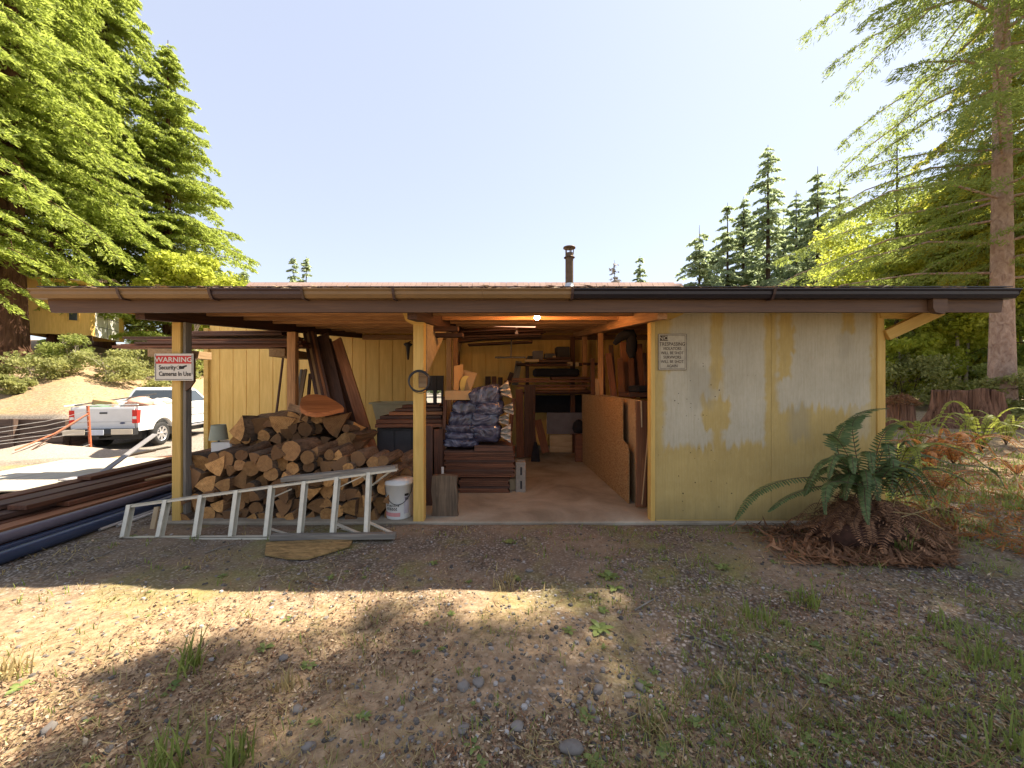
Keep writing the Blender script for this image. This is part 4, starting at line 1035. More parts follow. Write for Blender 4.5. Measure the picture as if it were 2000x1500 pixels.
# ---------------------------------------------------------------- firewood
NUM = 'one two three four five six seven eight nine ten'.split()
ORD = 'first second third fourth fifth sixth seventh eighth ninth tenth eleventh twelfth thirteenth fourteenth fifteenth sixteenth seventeenth eighteenth nineteenth twentieth twenty-first twenty-second twenty-third twenty-fourth twenty-fifth twenty-sixth twenty-seventh twenty-eighth'.split()
def log_mesh(kind, seed):
    g = np.random.default_rng(seed); L = .42
    if kind == 'round':
        n = 14; prof = [(math.cos(2 * PI * i / n) * (1 + g.normal(0, .05)), math.sin(2 * PI * i / n) * (1 + g.normal(0, .05))) for i in range(n)]; barkf = [True] * n
    else:
        a = g.uniform(.7, 1.35); r0 = 1.55; n1 = 6
        arc = [(r0 * math.cos(-a / 2 + a * i / n1), r0 * math.sin(-a / 2 + a * i / n1)) for i in range(n1 + 1)]
        tip = [(.08 + g.normal(0, .05), g.normal(0, .1))]
        mid1 = [((arc[-1][0] + tip[0][0]) / 2 + g.normal(0, .06), (arc[-1][1] + tip[0][1]) / 2 + g.normal(0, .09))]
        mid2 = [((arc[0][0] + tip[0][0]) / 2 + g.normal(0, .06), (arc[0][1] + tip[0][1]) / 2 + g.normal(0, .09))]
        prof = arc + mid1 + tip + mid2; cx_ = sum(p[0] for p in prof) / len(prof); cy_ = sum(p[1] for p in prof) / len(prof)
        prof = [(x - cx_, y - cy_) for x, y in prof]; n = len(prof); barkf = [i < n1 for i in range(n)]
        s = math.sqrt(PI / max(.3, abs(sum(prof[i][0] * prof[(i + 1) % n][1] - prof[(i + 1) % n][0] * prof[i][1] for i in range(n)) / 2)))
        prof = [(x * s, y * s) for x, y in prof]
    rows = 4; vs = []; fs = []; ms = []
    ph = g.uniform(0, 6)
    for r_ in range(rows):
        t = r_ / (rows - 1); w = 1 + .06 * math.sin(ph + t * 4); dx = .06 * math.sin(ph + 3 * t)
        for x, z in prof: vs.append(((x * w + dx) * .07, t * L + g.normal(0, .003) - (.008 * x if r_ == 0 else 0), z * w * .07))
    for r_ in range(rows - 1):
        for i in range(n):
            j = (i + 1) % n; fs.append((r_ * n + i, r_ * n + j, (r_ + 1) * n + j, (r_ + 1) * n + i)); ms.append(0 if barkf[i] else 2)
    c = len(vs); vs.append((0, .0 if kind != 'round' else .004, 0)); 
    for i in range(n): fs.append(((i + 1) % n, i, c)); ms.append(1)
    fs.append(tuple((rows - 1) * n + i for i in range(n))); ms.append(1)
    me = bpy.data.meshes.new('firewood_log'); me.from_pydata(vs, [], fs); me.polygons.foreach_set('material_index', ms)
    for q in ('logbark', 'logend', 'splitface'): me.materials.append(M[q])
    me.update(); return me
LOGM = {'round': [log_mesh('round', i) for i in range(5)], 'split': [log_mesh('split', 20 + i) for i in range(9)]}
def log(c, r, kind, i, ang, yaw, pitch, label, group):
    me = LOGM[kind][i % len(LOGM[kind])]
    o = bpy.data.objects.new('firewood_log', me)
    s = r / .07
    Mx = Matrix.Translation(c) @ Matrix.Rotation(yaw, 4, 'Z') @ Matrix.Rotation(pitch, 4, 'X') @ Matrix.Rotation(ang, 4, 'Y') @ Matrix.Diagonal((s, random.uniform(.85, 1.15), s, 1))
    link(o, None, Mx); return tag(o, label, 'firewood', group)
def pile(explicit, profile, base_py, d, rr, seed, group, namer, tries=6000, maxn=200, dj=.06, roundp=.16, yaws=.12, pitchs=.06):
    g = random.Random(seed); items = [(x, y, r, k) for x, y, r, k in explicit]
    xs = [p[0] for p in profile]; ys = [p[1] for p in profile]
    for _ in range(tries):
        if len(items) >= maxn: break
        x = g.uniform(xs[0], xs[-1]); top = float(np.interp(x, xs, ys)); r = g.uniform(*rr)
        if top + r > base_py - r: continue
        y = base_py - r - (base_py - 2 * r - top) * g.random()
        if all((x - a) ** 2 + (y - b) ** 2 > (.86 * (r + c)) ** 2 for a, b, c, _k in items): items.append((x, y, r, 'round' if g.random() < roundp else 'split'))
    rows = {}
    for it in items: rows.setdefault(int((base_py - it[1]) // 27), []).append(it)
    n = 0
    for ri, q in enumerate(sorted(rows)):
        for ci, (x, y, r, k) in enumerate(sorted(rows[q])):
            dd = d + g.uniform(-dj, dj); c = P(x, y, dd)
            log(c, r * dd / F0 * 1.05, k, g.randrange(99), g.uniform(0, 6.28), g.uniform(-yaws, yaws), g.uniform(-pitchs, pitchs), namer(k, ci, ri, r), group); n += 1
    return n
def nm_front(k, c, r, s): return f"{'round' if k == 'round' else 'split'} log, {ORD[c]} from the sign post in front woodpile row {NUM[r]}"
ex = [(439, 898, 16, 'round'), (471, 889, 11, 'round'), (468, 908, 10, 'round'), (491, 915, 14, 'round'), (517, 905, 15, 'round'), (546, 906, 15, 'round'), (567, 880, 18, 'round'), (571, 915, 12, 'round'), (600, 893, 12, 'round'), (603, 912, 11, 'round'), (622, 901, 10, 'round'),
      (699, 897, 14, 'round'), (389, 901, 17, 'split'), (418, 915, 16, 'split'), (367, 927, 20, 'split'), (365, 955, 16, 'split'), (403, 945, 16, 'split'), (435, 945, 13, 'split'), (640, 913, 13, 'split'), (663, 912, 14, 'split'), (466, 942, 16, 'split'), (362, 905, 12, 'split'), (680, 915, 10, 'round'), (730, 905, 12, 'round'), (748, 900, 10, 'round')]
nf = pile(ex, [(346, 905), (360, 892), (430, 878), (500, 880), (560, 862), (640, 876), (700, 880), (760, 895)], 1024, 4.06, (8.5, 15.5), 3, 'split firewood stacked in the front woodpile', nm_front)
# dark back row that fills the gaps of the front face
def nm_mid(k, c, r, s): return f"log glimpsed through gaps, {ORD[c]} from sign post, {ORD[r]} layer behind front woodpile"
pile([], [(360, 915), (500, 890), (640, 890), (740, 905)], 1010, 4.5, (12, 18), 8, 'firewood behind the front woodpile', nm_mid, maxn=60, dj=.03)
def nm_back(k, c, r, s): return f"{'round' if k == 'round' else 'split'} log, {ORD[c]} from the lampshade in the {ORD[r]} layer of the rear heap"
exb = [(468, 838, 17, 'split'), (500, 832, 15, 'split'), (543, 830, 18, 'split'), (595, 838, 14, 'round'), (648, 832, 20, 'split'), (515, 852, 11, 'round'), (480, 856, 10, 'round'), (495, 866, 7, 'round'), (507, 866, 7, 'round'), (520, 863, 8, 'round'), (596, 862, 9, 'round'), (611, 862, 9, 'round'), (620, 815, 13, 'round'), (575, 816, 12, 'split'), (668, 862, 18, 'split'), (690, 872, 13, 'split')]
pile(exb, [(452, 832), (500, 818), (560, 812), (610, 806), (660, 810), (700, 850), (712, 870)], 905, 4.85, (7, 12), 5, 'firewood heaped behind the front woodpile', nm_back, yaws=.35, pitchs=.15, dj=.1)
for i, (px, py, r, lab) in enumerate([(776, 905, 13, 'rounded log on top of the small pile behind the bucket'), (764, 925, 13, 'log behind the bucket, nearest the woodpile'), (790, 928, 14, 'log behind the bucket, nearest the yellow post'), (778, 945, 13, 'lowest log showing above the bucket rim'), (752, 940, 11, 'small log between ladder and bucket')]):
    log(P(px, py, 4.45), r * 4.45 / F0, 'round', i, i * 1.1, .1 * i - .2, .05, lab, 'logs behind the bucket')
# slab of figured wood on the heap
pts = [(586, 790), (588, 778), (600, 771), (617, 770), (636, 773), (655, 783), (668, 792), (672, 797), (660, 799), (640, 804), (618, 807), (600, 804), (589, 798)]
top = [P(x, 790 + (y - 790) * 1.0, 4.9 - (y - 790) * .012) for x, y in pts]
MBs = MB().prism([v for v in top], (0, -.012, -.05)); o = MBs.build('wood_slab', M['slabwood'] if 'slabwood' in M else wood('orange_burl_wood', (.34, .1, .025), (.62, .22, .06), rand=0), fixn=True)
tag(o, 'orange live edge wood slab lying on the heap of firewood', 'wood slab')
for i, (px, py, r, lab) in enumerate([(600, 812, 12, 'reddish shaggy bark log under the orange slab'), (693, 838, 13, 'reddish bark slab standing against the leaning plank')]):
    tag(log(P(px, py, 5.0), r * 5.0 / F0, 'split', 3 + i, 1.2 + 2 * i, .9, .1, lab, None), lab, 'firewood')

# ---------------------------------------------------------------- boards standing and stored in the left bay
def bpx(name, a, b, w, t, mt, lab, grp=None, up=(0, -1, .15), cat_='board', **kw):
    return board(name, P(*a), P(*b), w, t, M[mt], lab, cat_, grp, up, **kw)
GL = 'boards leaning in the left bay'
bpx('plank', (658, 664, 6.4), (727, 884, 5.15), .155, .04, 'redwood_pale', 'wide reddish plank leaning steeply with its foot beside the dark cabinet', GL)
bpx('plank', (640, 665, 6.7), (706, 860, 5.6), .13, .03, 'brownboard', 'dark plank right behind the wide reddish leaning plank', GL)
bpx('plank', (648, 672, 6.75), (690, 850, 6.0), .2, .025, 'brownboard', 'broad dark board between the leaning bundles', GL)
bpx('plank', (628, 655, 6.6), (668, 832, 5.7), .24, .03, 'brownboard', 'widest dark board in the upright leaning bundle', GL)
for i, (x0, x1, mt, lab) in enumerate([(594, 634, 'brownboard', 'outermost dark strip of the upright leaning bundle'), (599, 641, 'tan', 'tan edged strip in the upright leaning bundle'), (604, 647, 'brownboard', 'dark strip between two tan strips of the leaning bundle'), (609, 653, 'redwood_pale', 'orange tinted strip of the upright leaning bundle'), (614, 659, 'brownboard', 'innermost dark strip of the upright leaning bundle')]):
    bpx('plank', (x0, 645 + i, 6.5), (x1, 850, 5.6), .05, .03, mt, lab, GL)
bpx('plank', (596, 722, 6.9), (577, 830, 6.2), .07, .03, 'tan', 'short tan board leaning behind the orange slab', GL)
bpx('plank', (589, 722, 6.95), (572, 830, 6.3), .045, .03, 'greywood', 'short greyish strip leaning beside the short tan board', GL)
bpx('plank', (606, 730, 6.9), (598, 830, 6.3), .05, .03, 'brownboard', 'short dark board leaning next to the upright bundle', GL)
bpx('stick', (555, 682, 7.2), (538, 822, 6.6), .03, .03, 'darkbeam', 'thin dark stick leaning beside the inner shed post', cat_='stick')
bpx('plank', (668, 800, 5.4), (672, 845, 5.2), .11, .03, 'redwood', 'stubby red board end behind the orange slab', GL)
# boards stored overhead
GR = 'boards stored on the rack over the left bay'
RK = [(236, 600, 679, 6.2, 'redwood', 'lowest and longest board on the overhead rack'), (252, 596, 675.5, 6.25, 'redwood', 'second board up on the overhead rack'), (278, 598, 671.5, 6.2, 'brownboard', 'third board up on the overhead rack'), (303, 590, 667, 6.25, 'redwood', 'fourth board up on the overhead rack'), (255, 585, 661.5, 6.5, 'brownboard', 'board jutting past its neighbours high on the overhead rack'), (380, 560, 656, 6.3, 'brownboard', 'short board near the top of the overhead rack'), (385, 560, 651, 6.35, 'brownboard', 'topmost warped board on the overhead rack')]
for a, b, py, d_, mt, lab in RK: bpx('rack_board', (a, py, d_), (b, py - 1.5, d_), .28, .034, mt, lab, GR, (0, 0, 1))
for a, b, lab in ((288, 336, 'sawn timber end under the outer end of the overhead boards'), (525, 556, 'sawn timber end under the overhead boards beside the inner post')):
    m_ = (a + b) / 2; board('timber', P(m_, 688.5, 6.05), P(m_, 688.5, 6.05) + Vector((0, .8, .0)), (b - a) * 6.05 / F0, .125, M['tan'], lab, 'timber', 'timber arms of the overhead rack')
# lamp on a white box
c = P(427, 890, 4.95)
lp = empty('table_lamp', c, 'small lamp with pale shade standing on a white box behind the wood', 'lamp')
MB().lathe([(.105, .205), (.08, .395), (.078, .395), (.103, .205)], c, 24).build('lamp_shade', M['lampshade'], lp)
MB().lathe([(.045, .1), (.045, .13), (.012, .14), (.012, .3)], c, 14).build('stem', M['darkcab'], lp)
c2 = P(438, 878, 4.95)
wb = MB().box((c2.x, 5.0, c2.z - .02), (.26, .22, .24), None, 0, .012).build('box', M['white']); tag(wb, 'white box under the pale lamp behind the woodpile', 'box')

# ---------------------------------------------------------------- ladder
ld = empty('stepladder', (-2.0, 3.65, .02), 'pale aluminium stepladder lying on its side against the woodpile', 'ladder')
def rail(a, b, w=.05, t=.022):
    Mx, L = frame(a, b, (0, 0, 1)); m = MB()
    m.box((L / 2, 0, 0), (L, w, .004)); m.box((L / 2, -w / 2 + .002, -t / 2 + .002), (L, .004, t)); m.box((L / 2, w / 2 - .002, -t / 2 + .002), (L, .004, t))
    return m.build('side_rail', M['alu'], ld, M=Mx)
B0, B1 = P(236, 1049, 3.60), P(773, 1046, 3.60)
T0, T1 = P(250, 987, 3.70), P(776, 915, 3.74)
rail(B0, B1); rail(T0, T1)
for (tx, ty, bx, by) in [(252, 986, 239, 1047), (322, 977, 308, 1047), (390, 968, 379, 1047), (459, 959, 449, 1047), (526, 949, 517, 1046), (591, 940, 582, 1046), (655, 931, 646, 1046), (717, 923, 712, 1046)]:
    tt = (tx - 250) / 526; bb = (bx - 236) / 537
    a = T0.lerp(T1, tt); b = B0.lerp(B1, bb)
    Mx, L = frame(a, b, (1, 0, .1)); m = MB().box((L / 2, 0, 0), (L, .056, .004)).box((L / 2, -.026, .018), (L, .004, .04)).box((L / 2, .026, .018), (L, .004, .04))
    m.build('rung', M['alu'], ld, M=Mx)
RT0, RT1 = P(470, 985, 4.0), P(770, 930, 3.98); RB0, RB1 = P(520, 1030, 3.86), P(770, 1042, 3.8)
MB().bar(T0.lerp(T1, .985), P(727, 948, 3.85), .03, .012).bar(P(727, 948, 3.85), P(706, 926, 3.72), .03, .012).build('spreader', M['alu'], ld)
MB().bar(P(770, 1043, 3.66), P(716, 1018, 3.78), .03, .012).bar(P(706, 1044, 3.62), P(650, 1020, 3.8), .03, .012).build('spreader', M['alu'], ld)
MB().bar(P(534, 971, 3.84), P(570, 955, 3.9), .02, .01).bar(P(655, 955, 3.78), P(715, 927, 3.74), .025, .01).bar(P(520, 1030, 3.86), P(560, 1043, 3.65), .025, .01).bar(P(655, 1030, 3.86), P(715, 1044, 3.66), .03, .01).build('rear_brace', M['alu'], ld)
board('plank', P(553, 936, 3.77), P(775, 913, 3.77), .09, .045, M['greywood'], 'weathered grey plank lying along the ladder\'s raised rail', 'plank')
board('plank', P(530, 1049, 3.55), P(773, 1046, 3.55), .06, .05, M['greywood'], 'weathered plank on the ground along the ladder\'s lower rail', 'plank')
q = [P(517, 1085, 3.23), P(520, 1062, 3.45), P(600, 1056, 3.5), (P(690, 1054, 3.55)), P(683, 1068, 3.4), P(640, 1080, 3.28), P(600, 1090, 3.18), P(560, 1091, 3.17)]
q = [Vector((v.x, v.y, gz(v.x, v.y) + .012)) for v in q]
tag(MB().prism(q[::-1], (0, 0, .014)).build('wood_scrap', M['rotply'] if 'rotply' in M else wood('rotting_plywood', (.12, .075, .025), (.4, .26, .1), grain=(6, 20, 6), rough=.95), fixn=True), 'rotting tan plywood scrap on the ground below the ladder', 'plywood scrap')
# bucket
c = P(780, 1016, 4.14); c.z = .022
bk = empty('bucket', c, 'white plastic bucket with lid standing beside the yellow post', 'bucket')
MB().lathe([(.001, 0), (.128, 0), (.132, .01), (.143, .35), (.15, .352), (.15, .375), (.146, .376), (.146, .395), (.001, .4)], c, 36).build('pail', M['white'], bk)
MB().tube([c + Vector((.148 * math.sin(a), -.148 * math.cos(a), .33 - .17 * math.sin(max(0, min(1, (a + 1.1) / 2.5)) * PI) ** .8)) for a in [(-1.1 + 2.5 * i / 14) for i in range(15)]], .0035, 6).build('handle', M['black'], bk)
def curved(name, x0, x1, z0, z1, r, mat, n=12, slant=0.0):
    vs = []
    for i in range(n + 1):
        a = x0 + (x1 - x0) * i / n
        for z in (z0, z1): vs.append(c + Vector((r(z) * math.sin(a), -r(z) * math.cos(a), z)))
    return MB().raw(vs, [(2 * i, 2 * i + 2, 2 * i + 3, 2 * i + 1) for i in range(n)], 0, True).build(name, mat, bk)
rb = lambda z: .1335 + (z - .01) * .0325 + .0012
curved('red_band', -1.25, .35, .035, .075, rb, plain('pink_label_print', (.62, .27, .25), .6, var=.15), 14)
curved('label_panel', .62, 1.05, .06, .24, rb, plain('grey_label_print', (.5, .46, .48), .6, var=.15), 6)
m = MB()
for k_ in range(3): 
    for j in range(2):
        pass
m = MB(); 
for i in range(6):
    a = -.78 + i * .15
    for j, (z0, z1, sh) in enumerate(((.117, .127, .04), (.105, .115, 0), (.098, .104, .05))):
        m.raw([c + Vector((rb(z) * math.sin(x), -rb(z) * math.cos(x), z)) for x, z in ((a + sh, z0), (a + sh + .085, z0), (a + sh + .1, z1), (a + sh + .02, z1))], [(0, 1, 2, 3)])
m.build('printed_pattern', M['ink'], bk)
word = 'ormance'
for i, chh in enumerate(word):
    a = -.83 + i * .155 + (.04 if i > 2 else 0)
    Mx = Matrix.Translation(c + Vector((rb(.14) * math.sin(a), -rb(.14) * math.cos(a), .138))) @ Matrix.Rotation(a, 4, 'Z') @ FACE
    text('lettering', chh, .036, Mx, M['ink'], bk, .0006, .85, .0004, .25)
curved('label_mark', .66, 1.0, .243, .268, rb, M['ink'], 5); curved('label_mark', .70, .98, .2, .232, rb, M['ink'], 5)
# ---------------------------------------------------------------- centre and right of the open shed
# coil of hose on the middle post
cc = P(819, 744, 3.9); m = MB()
for j, (r_, o_, th) in enumerate(((.104, .0, .009), (.1, -.016, .008), (.112, .02, .003))):
    m.tube([cc + Vector((r_ * math.cos(2 * PI * i / 36) + (.004 * j), -.01 + o_, r_ * math.sin(2 * PI * i / 36) - .006 * j)) for i in range(37)], th, 8, cap=False)
tag(m.build('hose_coil', M['black'], origin=cc), 'black coil of hose hanging on the middle post', 'hose')
tag(MB().box(P(826, 741, 3.965), (.085, .03, .17), None, 0, .004).build('wood_block', M['tan']), 'small wood block fixed to the middle post inside the hose coil', 'wood block')
# candle-shaped wall lantern on the back wall
wl = empty('wall_lantern', P(797, 675, 8.6), 'dark funnel shaped wall lantern on the yellow back wall by the post', 'lantern')
c = P(797, 672, 8.7); MB().lathe([(.001, -.36), (.02, -.34), (.045, -.06), (.09, -.02), (.1, 0), (.05, .03), (.001, .04)], c, 16).build('shade', M['darkcab'], wl)
board('bracket', c + Vector((0, 0, .03)), c + Vector((0, .19, .08)), .03, .02, M['darkcab'], parent=wl)
# dark cabinet, tub and boards in the corner behind the bucket
c0 = P(770, 870, 5.3)
cab = empty('cabinet', (c0.x, 5.3, .02), 'low charcoal cabinet behind the bucket', 'cabinet')
x0, x1 = P(736, 0, 5.3).x, P(840, 0, 5.3).x; zt_ = P(0, 836, 5.3).z
MB().span((x0, 5.3, .02), (x1, 6.0, zt_), ch=.006).build('case', M['darkcab'], cab)
for i in range(3): MB().span((x0 + .02 + i * .235, 5.285, .06), (x0 + .235 + i * .235, 5.298, zt_ - .03), ch=.004).build('door', M['darkcab'], cab)
GC = 'boards lying on the charcoal cabinet'
for i, (a, b, py, d_, w, t, mt, lab) in enumerate([(742, 868, 829, 5.35, .4, .045, 'redwood', 'lowest board lying on the charcoal cabinet'), (744, 868, 821, 5.4, .4, .05, 'redwood', 'thick red board second up on the charcoal cabinet'), (750, 866, 813.5, 5.5, .35, .04, 'brownboard', 'dark board third up on the charcoal cabinet'), (766, 868, 806.5, 5.5, .3, .045, 'redwood_pale', 'lighter board fourth up on the charcoal cabinet'), (778, 866, 799.5, 5.5, .3, .035, 'brownboard', 'short board near the top of the cabinet pile'), (790, 862, 793, 5.55, .26, .035, 'redwood', 'topmost short board of the cabinet pile')]):
    bpx('board', (a, py, d_), (b, py - 1, d_), w, t, mt, lab, GC, (0, 0, 1))
tb = empty('wash_tub', P(770, 830, 7.2), 'pale green rimmed wash tub behind the board pile', 'tub')
x0, x1 = P(722, 0, 7.2).x, P(822, 0, 7.2).x; z1 = P(0, 786, 7.2).z
m = MB(); m.prism([(x0 + .04, 7.2, z1 - .02), (x0 + .14, 7.25, z1 - .5), (x1 - .14, 7.25, z1 - .5), (x1 - .04, 7.2, z1 - .02)], (0, .5, 0)); m.build('basin', M['tubgreen'], tb, fixn=True)
m = MB(); m.span((x0, 7.15, z1 - .03), (x1, 7.2, z1)); m.span((x0, 7.7, z1 - .03), (x1, 7.75, z1)); m.span((x0, 7.2, z1 - .03), (x0 + .05, 7.7, z1)); m.span((x1 - .05, 7.2, z1 - .03), (x1, 7.7, z1)); m.build('rim', M['tubgreen'], tb)
for x in (x0 + .2, x1 - .2): board('leg', (x, 7.4, .02), (x, 7.4, z1 - .5), .05, .05, M['steelgrey'], parent=tb)
# boards upright between the post and the sheet stack
GS = 'boards standing beside the stack of brown boards'
bpx('plank', (837, 832, 4.55), (836, 992, 4.5), .1, .02, 'darkbeam', 'dark upright board directly beside the middle post', GS)
bpx('plank', (856, 838, 5.1), (858, 960, 5.0), .12, .02, 'redwood', 'red upright board between the dark board and the stack', GS)
bpx('plank', (870, 775, 5.2), (864, 935, 5.05), .045, .03, 'redwood', 'narrow red stick leaning on the wrapped bundles', GS)
ck = [P(x, y, 4.13) for x, y in ((843, 1012), (845, 985), (842, 960), (844, 930), (866, 928), (893, 931), (891, 950), (894, 975), (892, 990), (895, 1012))]
tag(MB().prism(ck, (0, .07, .0)).build('wood_chunk', M['greywood_dark'] if 'greywood_dark' in M else wood('brown_weathered_chunk', (.075, .05, .03), (.22, .15, .09), grain=(22, 22, 1.2), bump=.8), fixn=True), 'weathered squarish wood chunk standing at the slab edge by the middle post', 'wood chunk')
tag(MB().box(P(864.5, 921, 4.95), (.03, .02, .12), None, 0, .003).build('white_strip', M['white']), 'tiny white strip propped beside the board stack', 'strip')
# stack of brown sheets
n = 0
for (a, b, y0, y1, cnt, dd) in ((897, 994, 966, 934, 8, 5.02), (868, 1004, 932, 880, 14, 4.98)):
    for i in range(cnt):
        py = y0 + (y1 - y0) * (i + .5) / cnt; jx = random.uniform(-2.5, 2.5); t = abs(y1 - y0) / cnt * dd / F0 * .93
        lab = f"brown board, {ORD[n]} up from the floor in the neat stack under the wrapped bundles"
        board('stacked_board', P(a + jx, py, dd) + Vector((0, .35, 0)), P(b + jx, py, dd) + Vector((0, .35, 0)), .7 + random.uniform(-.02, .02), t, M['brownboard'] if i % 5 == 3 else M['redwood'], lab, 'board', 'brown boards in the neat stack', ch=.002); n += 1
board('spacer', P(1000, 968, 5.2), P(1000, 934, 5.2), .1, .06, M['ply'], 'pale wood block tucked beside the foot of the board stack', 'wood block', None, (0, -1, 0))
# wrapped bundles
def bundle(px0, px1, py0, py1, d_, lab, seed, tilt=0.0, flap=True, dep=.42, mat='bag'):
    g = np.random.default_rng(seed); k_ = d_ / F0; w_, h_ = (px1 - px0) * k_ * 1.16, (py1 - py0) * k_ * 1.3
    c_ = P((px0 + px1) / 2, (py0 + py1) / 2, d_) ; nu, nv = 26, 20; vs = []
    e = lambda v, p: math.copysign(abs(v) ** p, v)
    Ry = Matrix.Rotation(tilt, 3, 'Y')
    for j in range(nv + 1):
        th = -PI / 2 + PI * j / nv
        for i in range(nu):
            ph = 2 * PI * i / nu
            x = e(math.cos(th), .45) * e(math.cos(ph), .45); y = e(math.cos(th), .45) * e(math.sin(ph), .45); z = e(math.sin(th), .6)
            r_ = 1 + .09 * (float(fbm(x * 2.2 + seed, z * 2.6 + y * 2 + seed, 3)) - .45) * 2 + .035 * math.sin(9 * z + 4 * x + seed)
            vs.append(c_ + Vector((0, dep / 2, 0)) + Ry @ Vector((x * w_ / 2 * r_, y * dep / 2 * r_, z * h_ / 2 * r_)))
    fs = [(j * nu + i, j * nu + (i + 1) % nu, (j + 1) * nu + (i + 1) % nu, (j + 1) * nu + i) for j in range(nv) for i in range(nu)]
    root = empty('wrapped_bundle', c_ - Vector((0, 0, h_ / 2)), lab, 'bundle', 'plastic wrapped bundles stacked on the boards')
    MB().raw(vs, fs, 0, True).build('wrapping', M[mat], root)
    if flap:
        m = MB(); n_ = 9; R0 = c_ + Ry @ Vector((w_ / 2 * .93, -.02, 0)); vs2 = []
        for q in range(4):
            for i in range(n_):
                a = (i / (n_ - 1) - .5)
                vs2.append(R0 + Ry @ Vector((q * .042, .05 + .06 * math.sin(i * 2.1 + q + seed), a * h_ * (.35 + .16 * q + .15 * math.sin(seed + i)) )))
        m.raw(vs2, [(q * n_ + i, q * n_ + i + 1, (q + 1) * n_ + i + 1, (q + 1) * n_ + i) for q in range(3) for i in range(n_ - 1)], 0, False)
        m.build('plastic_flap', M['bagend'], root)
bundle(918, 976, 757, 787, 4.95, 'topmost wrapped bundle, tilted, with a loose clear plastic end', 1, R(-14))
bundle(885, 934, 785, 811, 5.0, 'wrapped bundle under the cardboard box, second layer down', 2, R(2), False)
bundle(930, 981, 787, 812, 4.95, 'wrapped bundle under the tilted topmost one', 3, R(-4))
bundle(878, 928, 808, 832, 5.0, 'wrapped bundle in the third layer down, by the red stick', 4, R(3), False)
bundle(922, 972, 808, 833, 4.95, 'wrapped bundle in the third layer down, on the flap side', 5, R(2))
bundle(872, 930, 831, 846, 4.97, 'flat wrapped bundle in the fourth layer down, by the red stick', 6, 0, False)
bundle(926, 976, 832, 862, 4.93, 'fat wrapped bundle at the bottom with a clear flap', 7, 0)
bundle(870, 930, 845, 860, 4.97, 'flat wrapped bundle just above the lowest one', 8, 0, False)
bundle(868, 930, 858, 874, 4.97, 'lowest flat wrapped bundle lying on the boards', 9, 0, False)
board('board', P(930, 870, 5.2), P(1001, 870, 5.2), .5, .07, M['darkbeam'], 'dark board lying under the fat wrapped bundle', 'board')
# cardboard box with raised flaps
cb = empty('cardboard_box', P(895, 780, 5.05), 'open cardboard box with raised flaps on top of the wrapped bundles', 'box')
z0_, z1_ = P(0, 781, 5.0).z, P(0, 763, 5.0).z; x0, x1 = P(869, 0, 5.0).x, P(921, 0, 5.0).x
MB().span((x0, 5.0, z0_), (x1, 5.008, z1_)).span((x0, 5.3, z0_), (x1, 5.308, z1_)).span((x0, 5.008, z0_), (x0 + .008, 5.3, z1_)).span((x1 - .008, 5.008, z0_), (x1, 5.3, z1_)).span((x0 + .008, 5.008, z0_), (x1 - .008, 5.3, z0_ + .006)).build('carton', M['cardboard'], cb)
for q in ([(886, 762, 5.1), (887, 715, 5.15), (904, 711, 5.3), (904, 730, 5.3), (895, 762, 5.2)], [(918, 766, 5.05), (932, 729, 5.15), (906, 722, 5.3), (897, 764, 5.3)]):
    MB().prism([P(*v) for v in q], (.003, .006, 0)).build('flap', M['cardboard'], cb, fixn=True)
yc = P(906, 752, 5.2); m = MB(); m.prism([yc + Vector((.085 * math.cos(2 * PI * i / 24) + .03, 0, .125 * math.sin(2 * PI * i / 24))) for i in range(24)], (0, .012, 0))
tag(m.build('yellow_disc', plain('yellow_plastic', (.55, .4, .1), .6), fixn=True), 'rounded yellow panel sticking out of the cardboard box', 'panel')
# cinder block
cb_ = P(1017, 962, 5.05); cb_.z = .02
m = MB().box((cb_.x, 5.15, .21), (.13, .2, .4), None, 0, .006); o = m.build('cinder_block', M['concrete_block']); tag(o, 'grey concrete block standing on end at the edge of the open floor', 'concrete block')
for z in (.115, .295): MB().box((cb_.x + .006, 5.0495, z), (.026, .003, .105), None, 0, .001).build('slot', M['black'], o)
MB().box((cb_.x, 5.15, .418), (.1, .05, .012), None, 0, .003).build('rib', M['concrete_block'], o)
# boards standing behind the bundles
GB = 'boards standing at the back of the open bay'
for a, b, w, mt, lab in [((1035, 752, 7.4), (1034, 893, 7.3), .21, 'brownboard', 'broad purple brown board standing upright at the back'), ((1014, 760, 7.35), (1016, 894, 7.25), .14, 'redwood', 'red board standing next to the broad upright one'), ((1003, 778, 7.2), (992, 892, 7.1), .07, 'redwood', 'narrow board leaning beside the bundles at the back'), ((997, 842, 6.8), (993, 880, 6.8), .06, 'tan', 'short pale stake beside the board stack'),
                        ((1050, 820, 7.5), (1066, 884, 7.2), .14, 'redwood', 'leaning reddish board behind the broom'), ((1013, 706, 8.2), (1006, 752, 8.0), .13, 'greywood', 'short grey board leaning against the back wall'), ((1000, 728, 8.4), (985, 770, 8.3), .1, 'brownboard', 'dark board end against the back wall'),
                        ((953, 735, 8.5), (953, 800, 8.5), .12, 'brownboard', 'dark board behind the bundles nearest the door'), ((965, 735, 8.5), (965, 800, 8.5), .1, 'redwood', 'red board behind the bundles'), ((977, 737, 8.45), (977, 800, 8.45), .1, 'brownboard', 'third board behind the bundles')]:
    bpx('plank', a, b, w, .03, mt, lab, GB)
